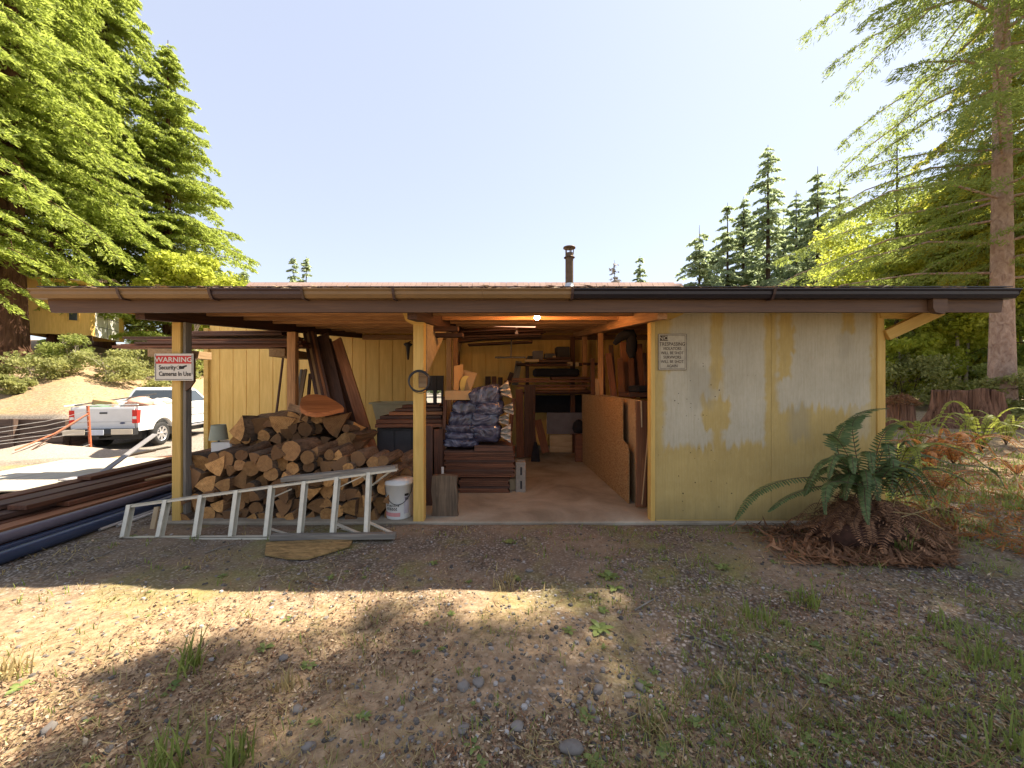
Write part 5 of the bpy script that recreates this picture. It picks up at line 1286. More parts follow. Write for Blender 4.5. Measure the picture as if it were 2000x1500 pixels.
# lumber lying on the back rack
sh = empty('lumber_rack', P(1060, 890, 7.9), 'timber rack at the back of the open bay, loaded with lumber', 'rack')
for i, (py, mt) in enumerate(((712.5, 'darkbeam'), (768, 'darkbeam'))): board('shelf', P(1008, py, 8.0), P(1165, py - 1, 8.0), .55, .04, M[mt], parent=sh)
board('upright', P(1030, 890, 8.1), P(1030, 700, 8.1), .07, .07, M['darkbeam'], up=(0, -1, 0), parent=sh)
GK = 'lumber on the back rack'
for i, (a, b, py, d_, w, t, mt, lab) in enumerate([(1043, 1150, 764.5, 7.6, .3, .04, 'redwood', 'lowest board on the lower shelf of the back rack'), (1025, 1140, 759, 7.6, .35, .04, 'redwood_pale', 'long board second up on the lower shelf'), (1010, 1150, 753.5, 7.6, .3, .04, 'redwood', 'board jutting out on the lower shelf'), (985, 1150, 745, 7.6, .3, .04, 'redwood', 'longest board on the lower shelf, reaching over the bundles'), (1000, 1072, 740.5, 7.62, .3, .03, 'redwood_pale', 'thin light board on top of the lower shelf'), (1075, 1150, 739, 7.65, .3, .05, 'redwood', 'thick board on top of the lower shelf'),
                                                     (1026, 1112, 714, 7.7, .3, .025, 'redwood', 'lower thin board on the upper shelf'), (1025, 1052, 705, 7.62, .2, .055, 'ply', 'pale board end on the upper shelf'), (1050, 1112, 706, 7.7, .3, .05, 'brownboard', 'dark board on the upper shelf'), (1068, 1114, 700.5, 7.7, .25, .025, 'redwood', 'thin board under the boxes on the upper shelf'), (1108, 1118, 711.5, 7.62, .08, .08, 'ply', 'pale square timber end near the post'), (1124, 1130, 711.5, 7.62, .08, .08, 'ply', 'pale timber end just past the post')]):
    bpx('board', (a, py, d_), (b, py - .5, d_), w, t, mt, lab, GK, (0, 0, 1))
def bx(name, px0, px1, py0, py1, d_, dep, mt, lab, cat_='box', grp=None):
    lo = P(px0, py1, d_); hi = P(px1, py0, d_)
    o_ = MB().span((lo.x, d_, lo.z), (hi.x, d_ + dep, hi.z), ch=.008).build(name, M[mt]); return tag(o_, lab, cat_, grp)
bx('storage_box', 1041, 1061, 685, 703, 7.8, .3, 'greypanel', 'grey box on the upper shelf of the back rack'); bx('storage_box', 1064, 1086, 690, 700, 7.8, .25, 'black', 'black box on the upper shelf of the back rack'); bx('storage_box', 1087, 1113, 677, 699, 7.9, .35, 'darkcab', 'largest dark box on the upper shelf of the back rack'); bx('storage_box', 1030, 1041, 695, 703, 7.9, .25, 'darkcab', 'lowest dark box on the upper shelf'); bx('small_box', 1080, 1086, 695, 699, 7.7, .06, 'cardboard', 'tiny pale box in front of the black box')
m = MB(); 
tag(MB().box(P(1085, 728, 7.8), (.9, .4, .16), None, 0, .06).build('tarp_roll', M['cloth_black']), 'dark rolled tarp between the two shelves', 'tarp')
bx('panel', 1068, 1138, 806, 848, 7.9, .04, 'greypanel', 'grey panel standing under the back rack', 'panel'); bx('panel', 1074, 1118, 849, 884, 7.85, .04, 'ply', 'tan panel below the grey panel', 'panel'); bx('panel', 1045, 1140, 772, 806, 8.3, .05, 'cloth_black', 'black cloth covered crate under the rack', 'crate')
bx('timber', 1124, 1140, 848, 905, 7.0, .1, 'redwood', 'thick red timber stub standing beside the strand board', 'timber')
tag(MB().lathe([(.001, 0), (.09, .02), (.12, .1), (.1, .2), (.04, .26), (.001, .27)], P(1130, 847, 7.3), 14).build('sack', M['cloth_black']), 'small black sack on the red timber stub', 'sack')
# black hanging bar
hb = empty('hanging_bar', P(998, 697, 7.0), 'black hanging bar on a thin rod below the stored boards', 'bar')
board('crossbar', P(967, 698, 7.0), P(1027, 698, 7.0), .03, .035, M['black'], parent=hb); board('rod', P(998, 696, 7.0), P(999, 658, 7.0), .025, .02, M['black'], up=(0, -1, 0), parent=hb)
# boards overhead in the centre
GO = 'dark boards stored overhead in the open bay'
for i, (a, b, lab) in enumerate([((892, 668, 6.6), (1062, 650, 6.9), 'lowest dark board stored overhead'), ((895, 664, 6.6), (1058, 658, 6.6), 'second dark board stored overhead'), ((890, 660, 6.5), (1055, 655, 6.5), 'third dark board stored overhead'), ((898, 655, 6.8), (1060, 647, 6.8), 'upper dark board stored overhead'), ((915, 674, 7.2), (1040, 668, 7.2), 'rear dark board stored overhead'), ((900, 650, 6.6), (1010, 645, 6.7), 'topmost dark board stored overhead')]):
    bpx('stored_board', a, b, .3, .03, 'darkbeam', lab, GO, (0, 0, 1))
# broom
bc = P(1046, 892, 7.05); bc.z = .02
br = empty('broom', bc, 'dark broom standing on its bristles at the back of the floor', 'broom')
m = MB(); n_ = 12
m.lathe([(.085, 0), (.075, .12), (.05, .26), (.02, .36)], bc, 14, M=Matrix.Diagonal((1, .5, 1))); m.build('bristles', M['cloth_black'], br)
MB().tube([bc + Vector((0, 0, .34)), bc + Vector((-.03, .3, 1.15))], .013, 8).build('handle', M['darkbeam'], br)
# sheets leaning on the side of the bay
def sheet(name, pts, thick, mt, lab, cat_='sheet', ext=None):
    return tag(MB().prism([Vector(p) for p in pts], ext or (thick, 0, 0)).build(name, M[mt], fixn=True), lab, cat_)
def osbp(y, z): return (1.27 + (1.37 - 1.27) * (6.98 - y) / 2.43 + .0, y, z)
sheet('strand_board', [osbp(6.98, .025), osbp(4.56, .022), osbp(4.56, .62), osbp(4.6, .7), osbp(4.78, .74), osbp(4.78, 1.25), osbp(6.98, 1.25)], .012, 'osb', 'speckled strand board sheet standing on edge along the bay')
sheet('plywood_sheet', [(1.44, 6.5, .02), (1.46, 4.5, .02), (1.44, 4.55, 1.24), (1.42, 6.5, 1.25)], .015, 'tan', 'tan plywood sheet directly behind the strand board')
sheet('plywood_sheet', [(1.50, 6.6, .02), (1.49, 4.44, .02), (1.47, 4.42, 1.24), (1.48, 6.6, 1.26)], .012, 'ply', 'pale edged plywood sheet third from the open floor')
sheet('plywood_sheet', [(1.56, 6.6, .02), (1.57, 4.4, .02), (1.55, 4.42, 1.23), (1.54, 6.6, 1.24)], .03, 'redwood', 'reddish plywood sheet behind the pale edged one')
bpx('plank', (1253, 783, 4.45), (1252, 990, 4.4), .12, .025, 'redwood_pale', 'orange brown plank standing at the end of the sheets')
bpx('stick', (1271, 790, 4.25), (1254, 985, 4.3), .012, .02, 'tan', 'thin slanting stick beside the patched wall edge', cat_='stick')
board('ledge', (1.5, 5.2, 1.29), (2.35, 5.2, 1.29), .5, .05, M['darkbeam'], 'dark ledge board across the right store above the sheets', 'ledge')
tag(MB().box((1.95, 5.4, 1.36), (.55, .4, .1), None, 0, .03).build('cloth_bundle', M['cloth_black']), 'dark folded cloth lying on the ledge', 'cloth')
GP = 'planks standing on the ledge of the right store'
for a, b, w, mt, lab in [((1188, 690, 5.9), (1199, 775, 5.8), .09, 'redwood', 'first plank on the ledge, nearest the open floor'), ((1193, 674, 6.1), (1200, 770, 6.0), .07, 'brownboard', 'tall dark plank behind the first one on the ledge'), ((1211, 700, 5.8), (1214, 775, 5.7), .08, 'redwood_pale', 'shorter light plank on the ledge'), ((1218, 668, 6.0), (1222, 775, 5.9), .12, 'redwood_pale', 'tall light plank below the hanging jacket'), ((1232, 700, 5.8), (1236, 778, 5.7), .08, 'redwood', 'plank below the jacket sleeve'), ((1248, 672, 5.9), (1256, 778, 5.8), .09, 'redwood', 'tall plank nearest the patched wall'), ((1258, 690, 5.8), (1264, 778, 5.7), .05, 'brownboard', 'narrow plank right against the wall edge'), ((1242, 690, 6.2), (1246, 776, 6.1), .1, 'brownboard', 'dark plank deep on the ledge'), ((1157, 700, 6.6), (1158, 782, 6.5), .07, 'redwood', 'plank between the inner posts'), ((1166, 740, 6.3), (1167, 782, 6.2), .06, 'tan', 'short light plank between the inner posts'), ((1172, 655, 6.8), (1178, 780, 6.7), .1, 'redwood', 'dark red plank beside the inner post')]:
    bpx('plank', a, b, w, .03, mt, lab, GP)
# hanging jacket
jk = empty('jacket', P(1222, 652, 5.5), 'black jacket hung over the plank tops', 'jacket')
m = MB()
def blob(mb, pts, rad, n=12): mb.tube(pts, rad, n)
blob(m, [P(1200, 672, 5.6), P(1210, 660, 5.55), P(1222, 653, 5.5), P(1234, 652, 5.5), P(1241, 660, 5.5)], [.03, .06, .075, .07, .03])
m.build('shoulder', M['cloth_black'], jk)
MB().tube([P(1232, 655, 5.5), P(1234, 668, 5.5), P(1233, 685, 5.5), P(1234, 699, 5.5)], [.06, .075, .075, .04], 12).build('sleeve', M['cloth_black'], jk)
bx('timber', 1286, 1290, 600, 601, 5.0, .02, 'tan', 'x') if False else None
# things on the floor of the right store
bx('crate', 1256, 1280, 960, 985, 4.6, .3, 'darkcab', 'dark crate on the floor just inside the patched wall', 'crate')
bx('panel', 1250, 1330, 890, 940, 5.6, .3, 'greypanel', 'pale grey carton in the dark corner of the right store', 'carton')
tag(MB().box((1.95, 4.6, .04), (.6, .1, .05), None, 0, .004).build('timber', M['beamwood']), 'loose timber on the floor inside the right store', 'timber')
# ---------------------------------------------------------------- yard beside the shed
def gp(px, py, d): return P(px, py, d)
# long boards and pipes lying front to back
GY = 'long boards in the lumber pile beside the shed'
LB = [(-4.42, .10, 3.0, 6.3, .2, .05, 'redwood', 'lowest board of the yard pile beside the pipes'), (-4.62, .10, 2.7, 6.2, .2, .05, 'redwood', 'lowest board of the yard pile, inner one'), (-4.86, .10, 2.8, 6.4, .22, .05, 'brownboard', 'lowest dark board deep in the yard pile'), (-5.1, .10, 2.9, 6.4, .2, .05, 'redwood', 'lowest board on the drive side of the yard pile'),
      (-4.45, .165, 3.15, 6.2, .16, .05, 'redwood_pale', 'second layer board of the yard pile nearest the pipes'), (-4.66, .165, 3.3, 6.4, .2, .05, 'redwood', 'second layer board in the middle of the yard pile'), (-4.93, .165, 3.0, 6.3, .24, .05, 'brownboard', 'second layer dark board of the yard pile'),
      (-4.5, .225, 3.9, 6.4, .17, .045, 'redwood', 'third layer board with its end set back from the others'), (-4.72, .225, 3.2, 6.5, .2, .045, 'brownboard', 'third layer dark board of the yard pile'), (-4.98, .225, 3.4, 6.6, .22, .045, 'redwood', 'third layer board on the drive side'),
      (-4.6, .28, 3.6, 6.6, .19, .045, 'redwood', 'top board of the yard pile nearest the shed'), (-4.86, .28, 3.45, 6.7, .2, .045, 'brownboard', 'top dark board of the yard pile'), (-5.12, .28, 3.8, 6.8, .18, .045, 'redwood', 'top board of the yard pile on the drive side'), (-5.02, .335, 4.5, 7.0, .16, .04, 'redwood', 'single board lying crooked on top of the yard pile')]
for i, (x, z, y0, y1, w_, t_, mt, lab) in enumerate(LB):
    j = random.uniform(-.05, .05)
    board('long_board', (x - j, y0, z), (x + j + .12, y1, z + .006), w_, t_, M[mt], lab, 'board', GY)
board('broken_board', (-4.5, 4.72, .265), (-4.4, 5.0, .262), .16, .02, M['tan'], 'short pale broken board end lying on the yard pile', 'board')
for y in (3.6, 5.9): board('bearer', (-5.25, y, .04), (-4.3, y, .04), .09, .08, M['greywood'], f"{'nearer' if y < 4 else 'farther'} bearer under the yard lumber pile", 'timber', 'bearers under the yard lumber pile')
def pipe(pts, r, mt, lab, grp='pipes along the lumber pile'):
    m = MB().tube(pts, r, 16, cap=False).tube(pts[::-1], r * .86, 16, cap=False)
    m.raw([], []); return tag(m.build('pipe', M[mt]), lab, 'pipe', grp)
M['pipeblue'] = plain('bluish_black_pipe', (.035, .048, .085), .28, var=.15, spec=.5)
M['pipegrey'] = plain('greyish_purple_pipe', (.13, .11, .13), .38, var=.15)
pipe([(-4.02, 2.6, .06), (-4.04, 3.6, .058), (-4.05, 4.5, .056), (-4.09, 5.4, .058)], .052, 'pipeblue', 'thick bluish black pipe on the ground, outermost')
pipe([(-4.16, 2.6, .07), (-4.17, 3.8, .062), (-4.18, 5.5, .062)], .05, 'pipeblue', 'thick bluish black pipe squeezed behind the outermost one')
pipe([(-4.2, 2.8, .165), (-4.2, 3.9, .16), (-4.22, 5.4, .15)], .046, 'pipegrey', 'greyish purple pipe lying on the black ones')
for i, (x, y0) in enumerate(((-3.93, 3.75), (-3.86, 3.85), (-3.98, 3.7))): pipe([(x - .06, y0, .02), (x - .08, 5.2, .02)], .014, 'wire' if i < 2 else 'steelgrey', ['thin pale conduit nearest the ladder tip', 'thin pale conduit in the open by the ladder', 'thin grey conduit against the black pipe'][i])
board('plank', P(307, 990, 3.9), P(296, 1043, 3.8), .05, .02, M['ply'], 'flaking pale plank propped behind the ladder tip', 'plank', up=(0, -1, .2))
M['paleply'] = wood('sun_bleached_plywood', (.4, .34, .26), (.6, .54, .44), grain=(.8, 9, 9))
# sheets and planks lying on the drive
for i, (x, y, z, w_, l_, rz, mt, lab) in enumerate([(-6.6, 6.1, .03, 1.3, 2.6, .1, 'paleply', 'sunlit pale plywood sheet lying beside the lumber pile'), (-5.75, 6.6, .06, 1.0, 2.6, .05, 'greyply', 'grey weathered sheet between lumber pile and pale plywood'), (-7.6, 6.3, .015, 1.1, 2.3, .25, 'paleply', 'second pale plywood sheet farther out on the drive')]):
    if mt == 'greyply' and 'greyply' not in M: M['greyply'] = wood('grey_plywood', (.16, .15, .15), (.34, .32, .31), grain=(.8, 9, 9))
    Mx = Matrix.Translation((x, y, z + max(0, gz(x, y + .8)) + .02)) @ Matrix.Rotation(rz + PI / 2, 4, 'Z') @ Matrix.Rotation(.03, 4, 'Y')
    tag(MB().box((0, 0, 0), (l_, w_, .018), None, 0, .002).build('plywood_sheet', M[mt], M=Mx), lab, 'sheet', 'sheets lying on the drive')
for i, (a, b, w_, mt, lab) in enumerate([((45, 930, 6.6), (300, 880, 8.6), .14, 'tan', 'pale plank at the far edge of the plywood sheets'), ((125, 915, 7.4), (330, 873, 9.4), .12, 'ply', 'thin light plank next to the far pale plank'), ((150, 912, 7.0), (338, 892, 7.6), .16, 'redwood', 'dark red plank lying across the grey sheet'), ((10, 944, 6.2), (120, 905, 8.0), .1, 'ply', 'light plank at the outer end of the sheets')]):
    board('plank', P(*a), P(*b), w_, .03, M[mt], lab, 'plank', 'planks lying by the sheets on the drive')
board('plank', P(168, 946, 5.5), P(303, 848, 6.6), .085, .022, M['greyply'], 'grey plank sticking up slantwise from the lumber pile', 'plank', up=(.1, -.3, 1))
# retaining wall of timbers
rw = empty('retaining_wall', (-16.5, 12.1, gz(-16.5, 11.9)), 'low retaining wall of dark stacked timbers at the foot of the bank', 'wall')
zt0 = gz(-15, 11.8)
for k in range(4): board('timber', (-22, 12.1 + .03 * k, zt0 + .12 + .24 * k), (-13.85, 12.02 + .03 * k, zt0 + .12 + .24 * k), .2, .225, M['darktimber'] if 'darktimber' in M else M.setdefault('darktimber', wood('dark_old_timber', (.05, .028, .02), (.16, .1, .07), rand=.25)), parent=rw)
for k in range(4): board('timber', (-13.95 - .02 * k, 12.2, zt0 + .12 + .24 * k), (-14.9 - .02 * k, 22, zt0 + .12 + .24 * k), .2, .225, M['darktimber'], parent=rw)
for x in (-15.35, -17.6): board('stake', (x, 11.93, zt0 - .05), (x, 11.93, zt0 + .98), .16, .12, M['darktimber'], up=(0, -1, 0), parent=rw)
# rusty post and wires
fp = P(178, 893, 9.0); fp.z = gz(fp.x, fp.y) - .02
fe = empty('wire_fence', fp, 'rusty red steel post with strained wires in front of the pickup', 'fence')
ftop = P(171.5, 793, 9.0)
m = MB().bar(fp, ftop, .045, .03, (0, -1, 0)); 
for k in range(12): q = fp.lerp(ftop, .08 + k * .077); m.box(q + Vector((.02, -.02, 0)), (.02, .02, .02))
m.build('post', M['orange'], fe)
MB().tube([P(172, 808, 8.98), P(108, 846, 8.4), P(30, 879, 7.7)], .016, 8).build('brace_rod', M['orange'], fe)
MB().tube([P(172, 809, 8.98), P(60, 880, 7.9)], .012, 8).build('brace_rod', M['darkbeam'], fe)
for py0, py1 in ((803, 838), (812, 846), (822, 856), (833, 863), (842, 868)):
    MB().tube([P(173.5, py0, 8.97), P(90, (py0 + py1) / 2 + 2, 8.8), P(-40, py1 + 4, 8.6)], .006, 5).build('wire', M['wire'], fe)
for py0 in (868, 876): MB().tube([P(176, py0, 8.97), P(120, py0 + 16, 8.6)], .005, 5).build('wire', M['wire'], fe)
# pale gravel heap
x_, y_, z_ = P(70, 900, 8.2); zz = gz(x_, y_); n = 40
X, Y = np.meshgrid(np.linspace(-1.5, 1.5, n), np.linspace(-1.2, 1.2, n)); rr = np.hypot(X / 1.45, Y / 1.15)
Z = .32 * np.clip(1 - rr, 0, 1) ** .8 * (.75 + .6 * fbm(X * 2 + 4, Y * 2, 4)) - .03
i = np.arange(n - 1)[None] + n * np.arange(n - 1)[:, None]; F = np.stack([i, i + 1, i + n + 1, i + n], -1).reshape(-1, 4)
tag(np_mesh('gravel_heap', np.stack([X.ravel() + x_, Y.ravel() + y_, Z.ravel() + zz], 1), F, plain('pale_gravel', (.34, .27, .21), .95, var=.35, scale=40, bump=.9), origin=(x_, y_, zz), smooth=True), 'low heap of pale gravel beside the wire fence', 'gravel heap')

# hut on the bank
hut = empty('garden_hut', P(175, 652, 19.0), 'small yellow hut with white garage door on the bank behind the redwood', 'hut')
HM = Matrix.Translation(P(175, 655, 19.0)) @ Matrix.Rotation(R(25), 4, 'Z')
def hp(mb, name, mt, parent=hut): return mb.build(name, M[mt], parent, M=HM, fixn=True)
m = MB(); m.span((-2.6, 0, 0), (0, .1, 2.5)); m.span((-2.6, 3.4, 0), (0, 3.5, 2.5)); m.span((-2.6, .1, 0), (-2.5, 3.4, 2.5)); hp(m, 'wall', 'siding')
m = MB(); m.span((-.1, .1, 0), (0, .5, 2.5)); m.span((-.1, 3.0, 0), (0, 3.4, 2.5)); m.span((-.1, .5, 2.1), (0, 3.0, 2.5)); hp(m, 'wall', 'siding')
m = MB(); m.span((-.07, .5, 0), (-.04, 3.0, 2.1)); gd = hp(m, 'garage_door', 'white')
m = MB()
for k in range(1, 4): m.span((-.04, .5, k * .52), (-.036, 3.0, k * .52 + .03))
m.span((-.04, 1.73, 0), (-.0355, 1.77, 2.1)); m.build('panel_line', M['greypanel'], gd, M=HM)
m = MB().span((-.72, -.02, .7), (-.42, .0, 2.0)); wd = hp(m, 'window', 'glass_dark')
m = MB().span((-.78, -.03, .64), (-.72, .002, 2.06)).span((-.42, -.03, .64), (-.36, .002, 2.06)).span((-.72, -.03, 2.0), (-.42, .002, 2.06)); m.build('window_frame', M['yellowtrim'], wd, M=HM)
m = MB().prism([(-3.0, -.5, 2.42), (-3.0, 1.75, 3.1), (-3.0, 4.0, 2.42), (-3.0, 4.0, 2.52), (-3.0, 1.75, 3.2), (-3.0, -.5, 2.52)], (3.3, 0, 0)); rf = hp(m, 'roof', 'shingle')
m = MB().span((-3.0, -.53, 2.38), (.3, -.5, 2.54)); m.build('fascia', M['yellowtrim'], rf, M=HM)
for x in (-2.5, -.1): hp(MB().span((x - .1, .1, -1.6), (x + .1, .3, -.001)), 'foundation_post', 'darkbeam')

# ---------------------------------------------------------------- pickup
TM = Matrix.Translation((-12.5, 11.82, gz(-12.4, 12.6))) @ Matrix.Rotation(R(10.2), 4, 'Z')
tk = bpy.data.objects.new('pickup_truck', None); link(tk, None, TM); tag(tk, 'white pickup truck parked on the drive with its bed full of junk', 'pickup')
def tp(mb, name, mt, parent=tk, fix=True): return mb.build(name, M[mt], parent, M=TM, fixn=fix)
W2 = .89
def arcpts(yc, zc, r, a0, a1, n): return [(yc + r * math.cos(a0 + (a1 - a0) * i / n), zc + r * math.sin(a0 + (a1 - a0) * i / n)) for i in range(n + 1)]
rw_y, fw_y, wr = 1.12, 4.3, .40
def side(x, sgn):
    m = MB()
    pr = [(.1, 1.36), (.08, .95), (.12, .62)] + [(y, z) for y, z in arcpts(rw_y, .42, .5, PI + -.15, .15 - 0, 10) if True][0:] 
    pr = [(.1, 1.36), (.08, .95), (.12, .6)] + arcpts(rw_y, .42, .5, PI - .36, .36, 12) + [(1.98, .6), (1.98, 1.36)]
    m.prism([(x, y, z) for y, z in pr], (-.07 * sgn, 0, 0)); tp(m, 'bed_side', 'whitepaint')
    f = MB(); a = arcpts(rw_y, .42, .5, PI - .36, .36, 14); b = arcpts(rw_y, .42, .62, PI - .3, .3, 14)
    vs = [(x + .05 * sgn, y, z) for y, z in a] + [(x + .06 * sgn, y, z) for y, z in arcpts(rw_y, .42, .55, PI - .34, .34, 14)] + [(x - .002 * sgn, y, z) for y, z in b] + [(x - .06 * sgn, y, z) for y, z in a]; n = 15
    f.raw(vs, [(k * n + i, k * n + i + 1, (k + 1) * n + i + 1, (k + 1) * n + i) for k in (0, 1) for i in range(n - 1)] + [(i, 3 * n + i, 3 * n + i + 1, i + 1) for i in range(n - 1)], 0, True); tp(f, 'fender_flare', 'whitepaint')
side(W2, 1); side(-W2, -1)
m = MB().span((-W2 + .07, .14, .62), (W2 - .07, 1.98, .68)).span((-W2 + .07, 1.92, .68), (W2 - .07, 1.98, 1.34)); tp(m, 'bed_floor', 'whitepaint')
m = MB().prism([(-W2 + .08, .06, .64), (-W2 + .08, .05, 1.3), (-W2 + .08, .07, 1.36), (-W2 + .08, .13, 1.36), (-W2 + .08, .13, .64)], (2 * W2 - .16, 0, 0)); tg = tp(m, 'tailgate', 'whitepaint')
MB().span((-.1, .035, 1.15), (.1, .052, 1.2), ch=.008).build('handle', M['black'], tg, M=TM)
m = MB(); m.prism([(.5 + .07 * math.cos(2 * PI * i / 20), .05, .86 + .03 * math.sin(2 * PI * i / 20)) for i in range(20)], (0, -.006, 0)); m.build('emblem', plain('dark_blue_emblem', (.03, .05, .12), .3), tg, M=TM, fixn=True)
MB().span((-W2 + .09, .047, .9), (W2 - .09, .0495, .905)).build('crease', M['greypanel'], tg, M=TM)
for s in (1, -1):
    m = MB().prism([(s * (W2 + .004), .05, .85), (s * (W2 + .004), .05, 1.26), (s * (W2 + .004), .2, 1.26), (s * (W2 + .004), .17, .85)], (-s * .14, 0, 0)); tl_ = tp(m, 'tail_lamp', 'redlens')
    MB().span((min(s * (W2 - .12), s * (W2 - .02)), .04, .98), (max(s * (W2 - .12), s * (W2 - .02)), .0495, 1.06)).build('reversing_lens', M['white'], tl_, M=TM)
m = MB().prism([(-W2, -.12, .5), (-W2, -.14, .56), (-W2, -.12, .7), (-W2, .1, .7), (-W2, .1, .5)], (2 * W2, 0, 0)); bm = tp(m, 'rear_bumper', 'black')
for s in (1, -1): MB().span((min(s * .34, s * .9), -.155, .53), (max(s * .34, s * .9), -.142, .69), ch=.006).build('bumper_cover', plain('cream_bumper_paint', (.6, .52, .4), .4, var=.05) if s == 1 else bpy.data.materials['cream_bumper_paint'], bm, M=TM)
MB().span((-.17, -.16, .52), (.15, -.143, .68), ch=.003).build('number_plate', plain('pale_blue_plate', (.5, .54, .62), .4, var=.12, scale=30), bm, M=TM)
MB().tube([(0, -.16, .44), (0, .3, .44)], .04, 8).build('tow_hitch', M['black'], bm, M=TM)
# lower cab, bonnet, greenhouse
cab_pr = [(2.0, .6), (2.0, 1.36), (3.8, 1.36), (3.95, 1.33), (5.05, 1.2), (5.22, 1.05), (5.25, .6)] + arcpts(fw_y, .42, .5, .36, PI - .36, 12)
m = MB().prism([(W2 - .01, y, z) for y, z in cab_pr], (-2 * W2 + .02, 0, 0)); body = tp(m, 'cab_body', 'whitepaint')
m = MB(); bot = [(2.02, .86), (3.86, .86)]; vs = []
for (y, x, z) in ((2.02, .86, 1.35), (3.9, .86, 1.35), (3.25, .68, 1.9), (2.28, .68, 1.9)): vs += [(x, y, z), (-x, y, z)]
m.raw(vs, [(0, 2, 3, 1), (0, 6, 4, 2), (1, 3, 5, 7), (6, 7, 5, 4), (0, 1, 7, 6), (2, 4, 5, 3)])
m.prism([(.66, 2.3, 1.9), (.66, 2.4, 1.94), (.66, 3.1, 1.94), (.66, 3.24, 1.9)], (-1.32, 0, 0)); gh_ = tp(m, 'cab_roof', 'whitepaint')
def gl(p, off):
    m_ = MB(); m_.raw([Vector(q) + Vector(off) for q in p], [tuple(range(len(p)))]); return tp(m_, 'window', 'glass_dark', fix=False)
lx = lambda z: .86 - (z - 1.35) / .55 * .18
def sw(s, y0, y1, y2, y3): gl([(s * lx(1.42), y0, 1.42), (s * lx(1.42), y1, 1.42), (s * lx(1.82), y2, 1.82), (s * lx(1.82), y3, 1.82)][::s], (s * .006, 0, .002))
for s in (1, -1): sw(s, 2.14, 2.6, 2.6, 2.34); sw(s, 2.72, 3.68, 3.26, 2.72)
gl([(-.74, 2.05 , 1.44), (.74, 2.05, 1.44), (.62, 2.24, 1.84), (-.62, 2.24, 1.84)], (0, -.006, .002))
gl([(.76, 3.8, 1.42), (-.76, 3.8, 1.42), (-.62, 3.33, 1.84), (.62, 3.33, 1.84)], (0, .008, .002))
for s in (1, -1):
    m = MB()
    for y in (2.66, 3.72): m.span((min(s * .881, s * .884), y, .68), (max(s * .881, s * .884), y + .012, 1.34))
    m.build('door_seam', M['greypanel'], body, M=TM)
    MB().span((min(s * .885, s * .905), 2.76, 1.18), (max(s * .885, s * .905), 2.92, 1.22), ch=.006).build('door_handle', M['whitepaint'], body, M=TM)
    MB().span((min(s * .87, s * .96), 2.05, .5), (max(s * .87, s * .96), 3.75, .56), ch=.01).build('step_bar', M['chrome'], body, M=TM)
    MB().span((min(s * .884, s * .888), .95 if s < 0 else 2.1, .9), (max(s * .884, s * .888), 3.7, .925)).build('side_moulding', M['greypanel'], body, M=TM)
    MB().span((min(s * .92, s * 1.08), 3.62, 1.36), (max(s * .92, s * 1.08), 3.7, 1.52), ch=.02).build('mirror', M['black'], body, M=TM)
def wheel(x, y, s):
    Rm = Matrix.Rotation(s * PI / 2, 4, 'Y'); c_ = Vector((x, y, wr))
    prt = [(.25, -.11), (.33, -.12), (.385, -.09), (.4, -.05), (.4, .05), (.385, .09), (.33, .12), (.25, .11)]
    wl_ = tp(MB().lathe(prt, c_, 28, M=Rm), 'wheel', 'rubber', fix=True)
    r_ = MB().lathe([(.255, -.1), (.255, .1), (.262, .108), (.235, .112), (.225, .09), (.22, .02)], c_, 28, M=Rm)
    for k in range(7):
        a = 2 * PI * k / 7; u_ = Vector((math.cos(a), math.sin(a), 0)); v_ = Vector((-math.sin(a), math.cos(a), 0)); h_ = Vector((0, 0, 1))
        q = [u_ * .04 - v_ * .03 + h_ * .09, u_ * .235 - v_ * .045 + h_ * .1, u_ * .235 + v_ * .045 + h_ * .1, u_ * .04 + v_ * .03 + h_ * .09]
        r_.prism([c_ + (Rm.to_3x3() @ p) for p in q], Rm.to_3x3() @ Vector((0, 0, -.05)))
    r_.lathe([(.001, .11), (.04, .108), (.06, .09), (.06, .02)], c_, 16, M=Rm)
    r_.build('rim', M['chrome'], wl_, M=TM, fixn=True)
    MB().lathe([(.001, -.02), (.25, -.02), (.25, .0), (.001, .0)], c_, 24, M=Rm).build('brake_disc', M['black'], wl_, M=TM)
for s in (1, -1): wheel(s * .8, rw_y, s); wheel(s * .8, fw_y, s)
MB().span((-.7, .5, .3), (.7, 4.9, .6)).build('chassis', M['black'], tk, M=TM)
# junk in the bed, each lying on the truck
def on_truck(name, mb, mt, lab, cat_): return tag(mb.build(name, M[mt] if isinstance(mt, str) else mt, None, M=TM, fixn=True), lab, cat_)
def lump(c_, s_, seed, n=18, m_=10):
    g = np.random.default_rng(seed); vs = []; 
    for j in range(m_ + 1):
        th = PI * j / m_
        for i in range(n):
            ph = 2 * PI * i / n; d_ = Vector((math.sin(th) * math.cos(ph), math.sin(th) * math.sin(ph), math.cos(th)))
            k_ = 1 + .5 * (float(fbm(d_.x * 1.6 + seed + 5, d_.y * 1.6 + d_.z * 1.9, 3)) - .45) * 2
            vs.append(Vector(c_) + Vector((d_.x * s_[0], d_.y * s_[1], d_.z * s_[2])) * k_)
    return MB().raw(vs, [(j * n + i, j * n + (i + 1) % n, (j + 1) * n + (i + 1) % n, (j + 1) * n + i) for j in range(m_) for i in range(n)], 0, True)
on_truck('tarp', lump((-.1, 1.2, 1.12), (.75, .75, .42), 3), plain('dirty_white_tarp', (.5, .47, .42), .6, var=.25, scale=5), 'dirty white tarp heaped in the truck bed', 'tarp')
on_truck('bag', lump((.35, .95, 1.42), (.36, .4, .2), 5), plain('salmon_bag', (.6, .33, .24), .6, var=.2), 'salmon coloured bag lying on the tarp in the truck bed', 'bag')
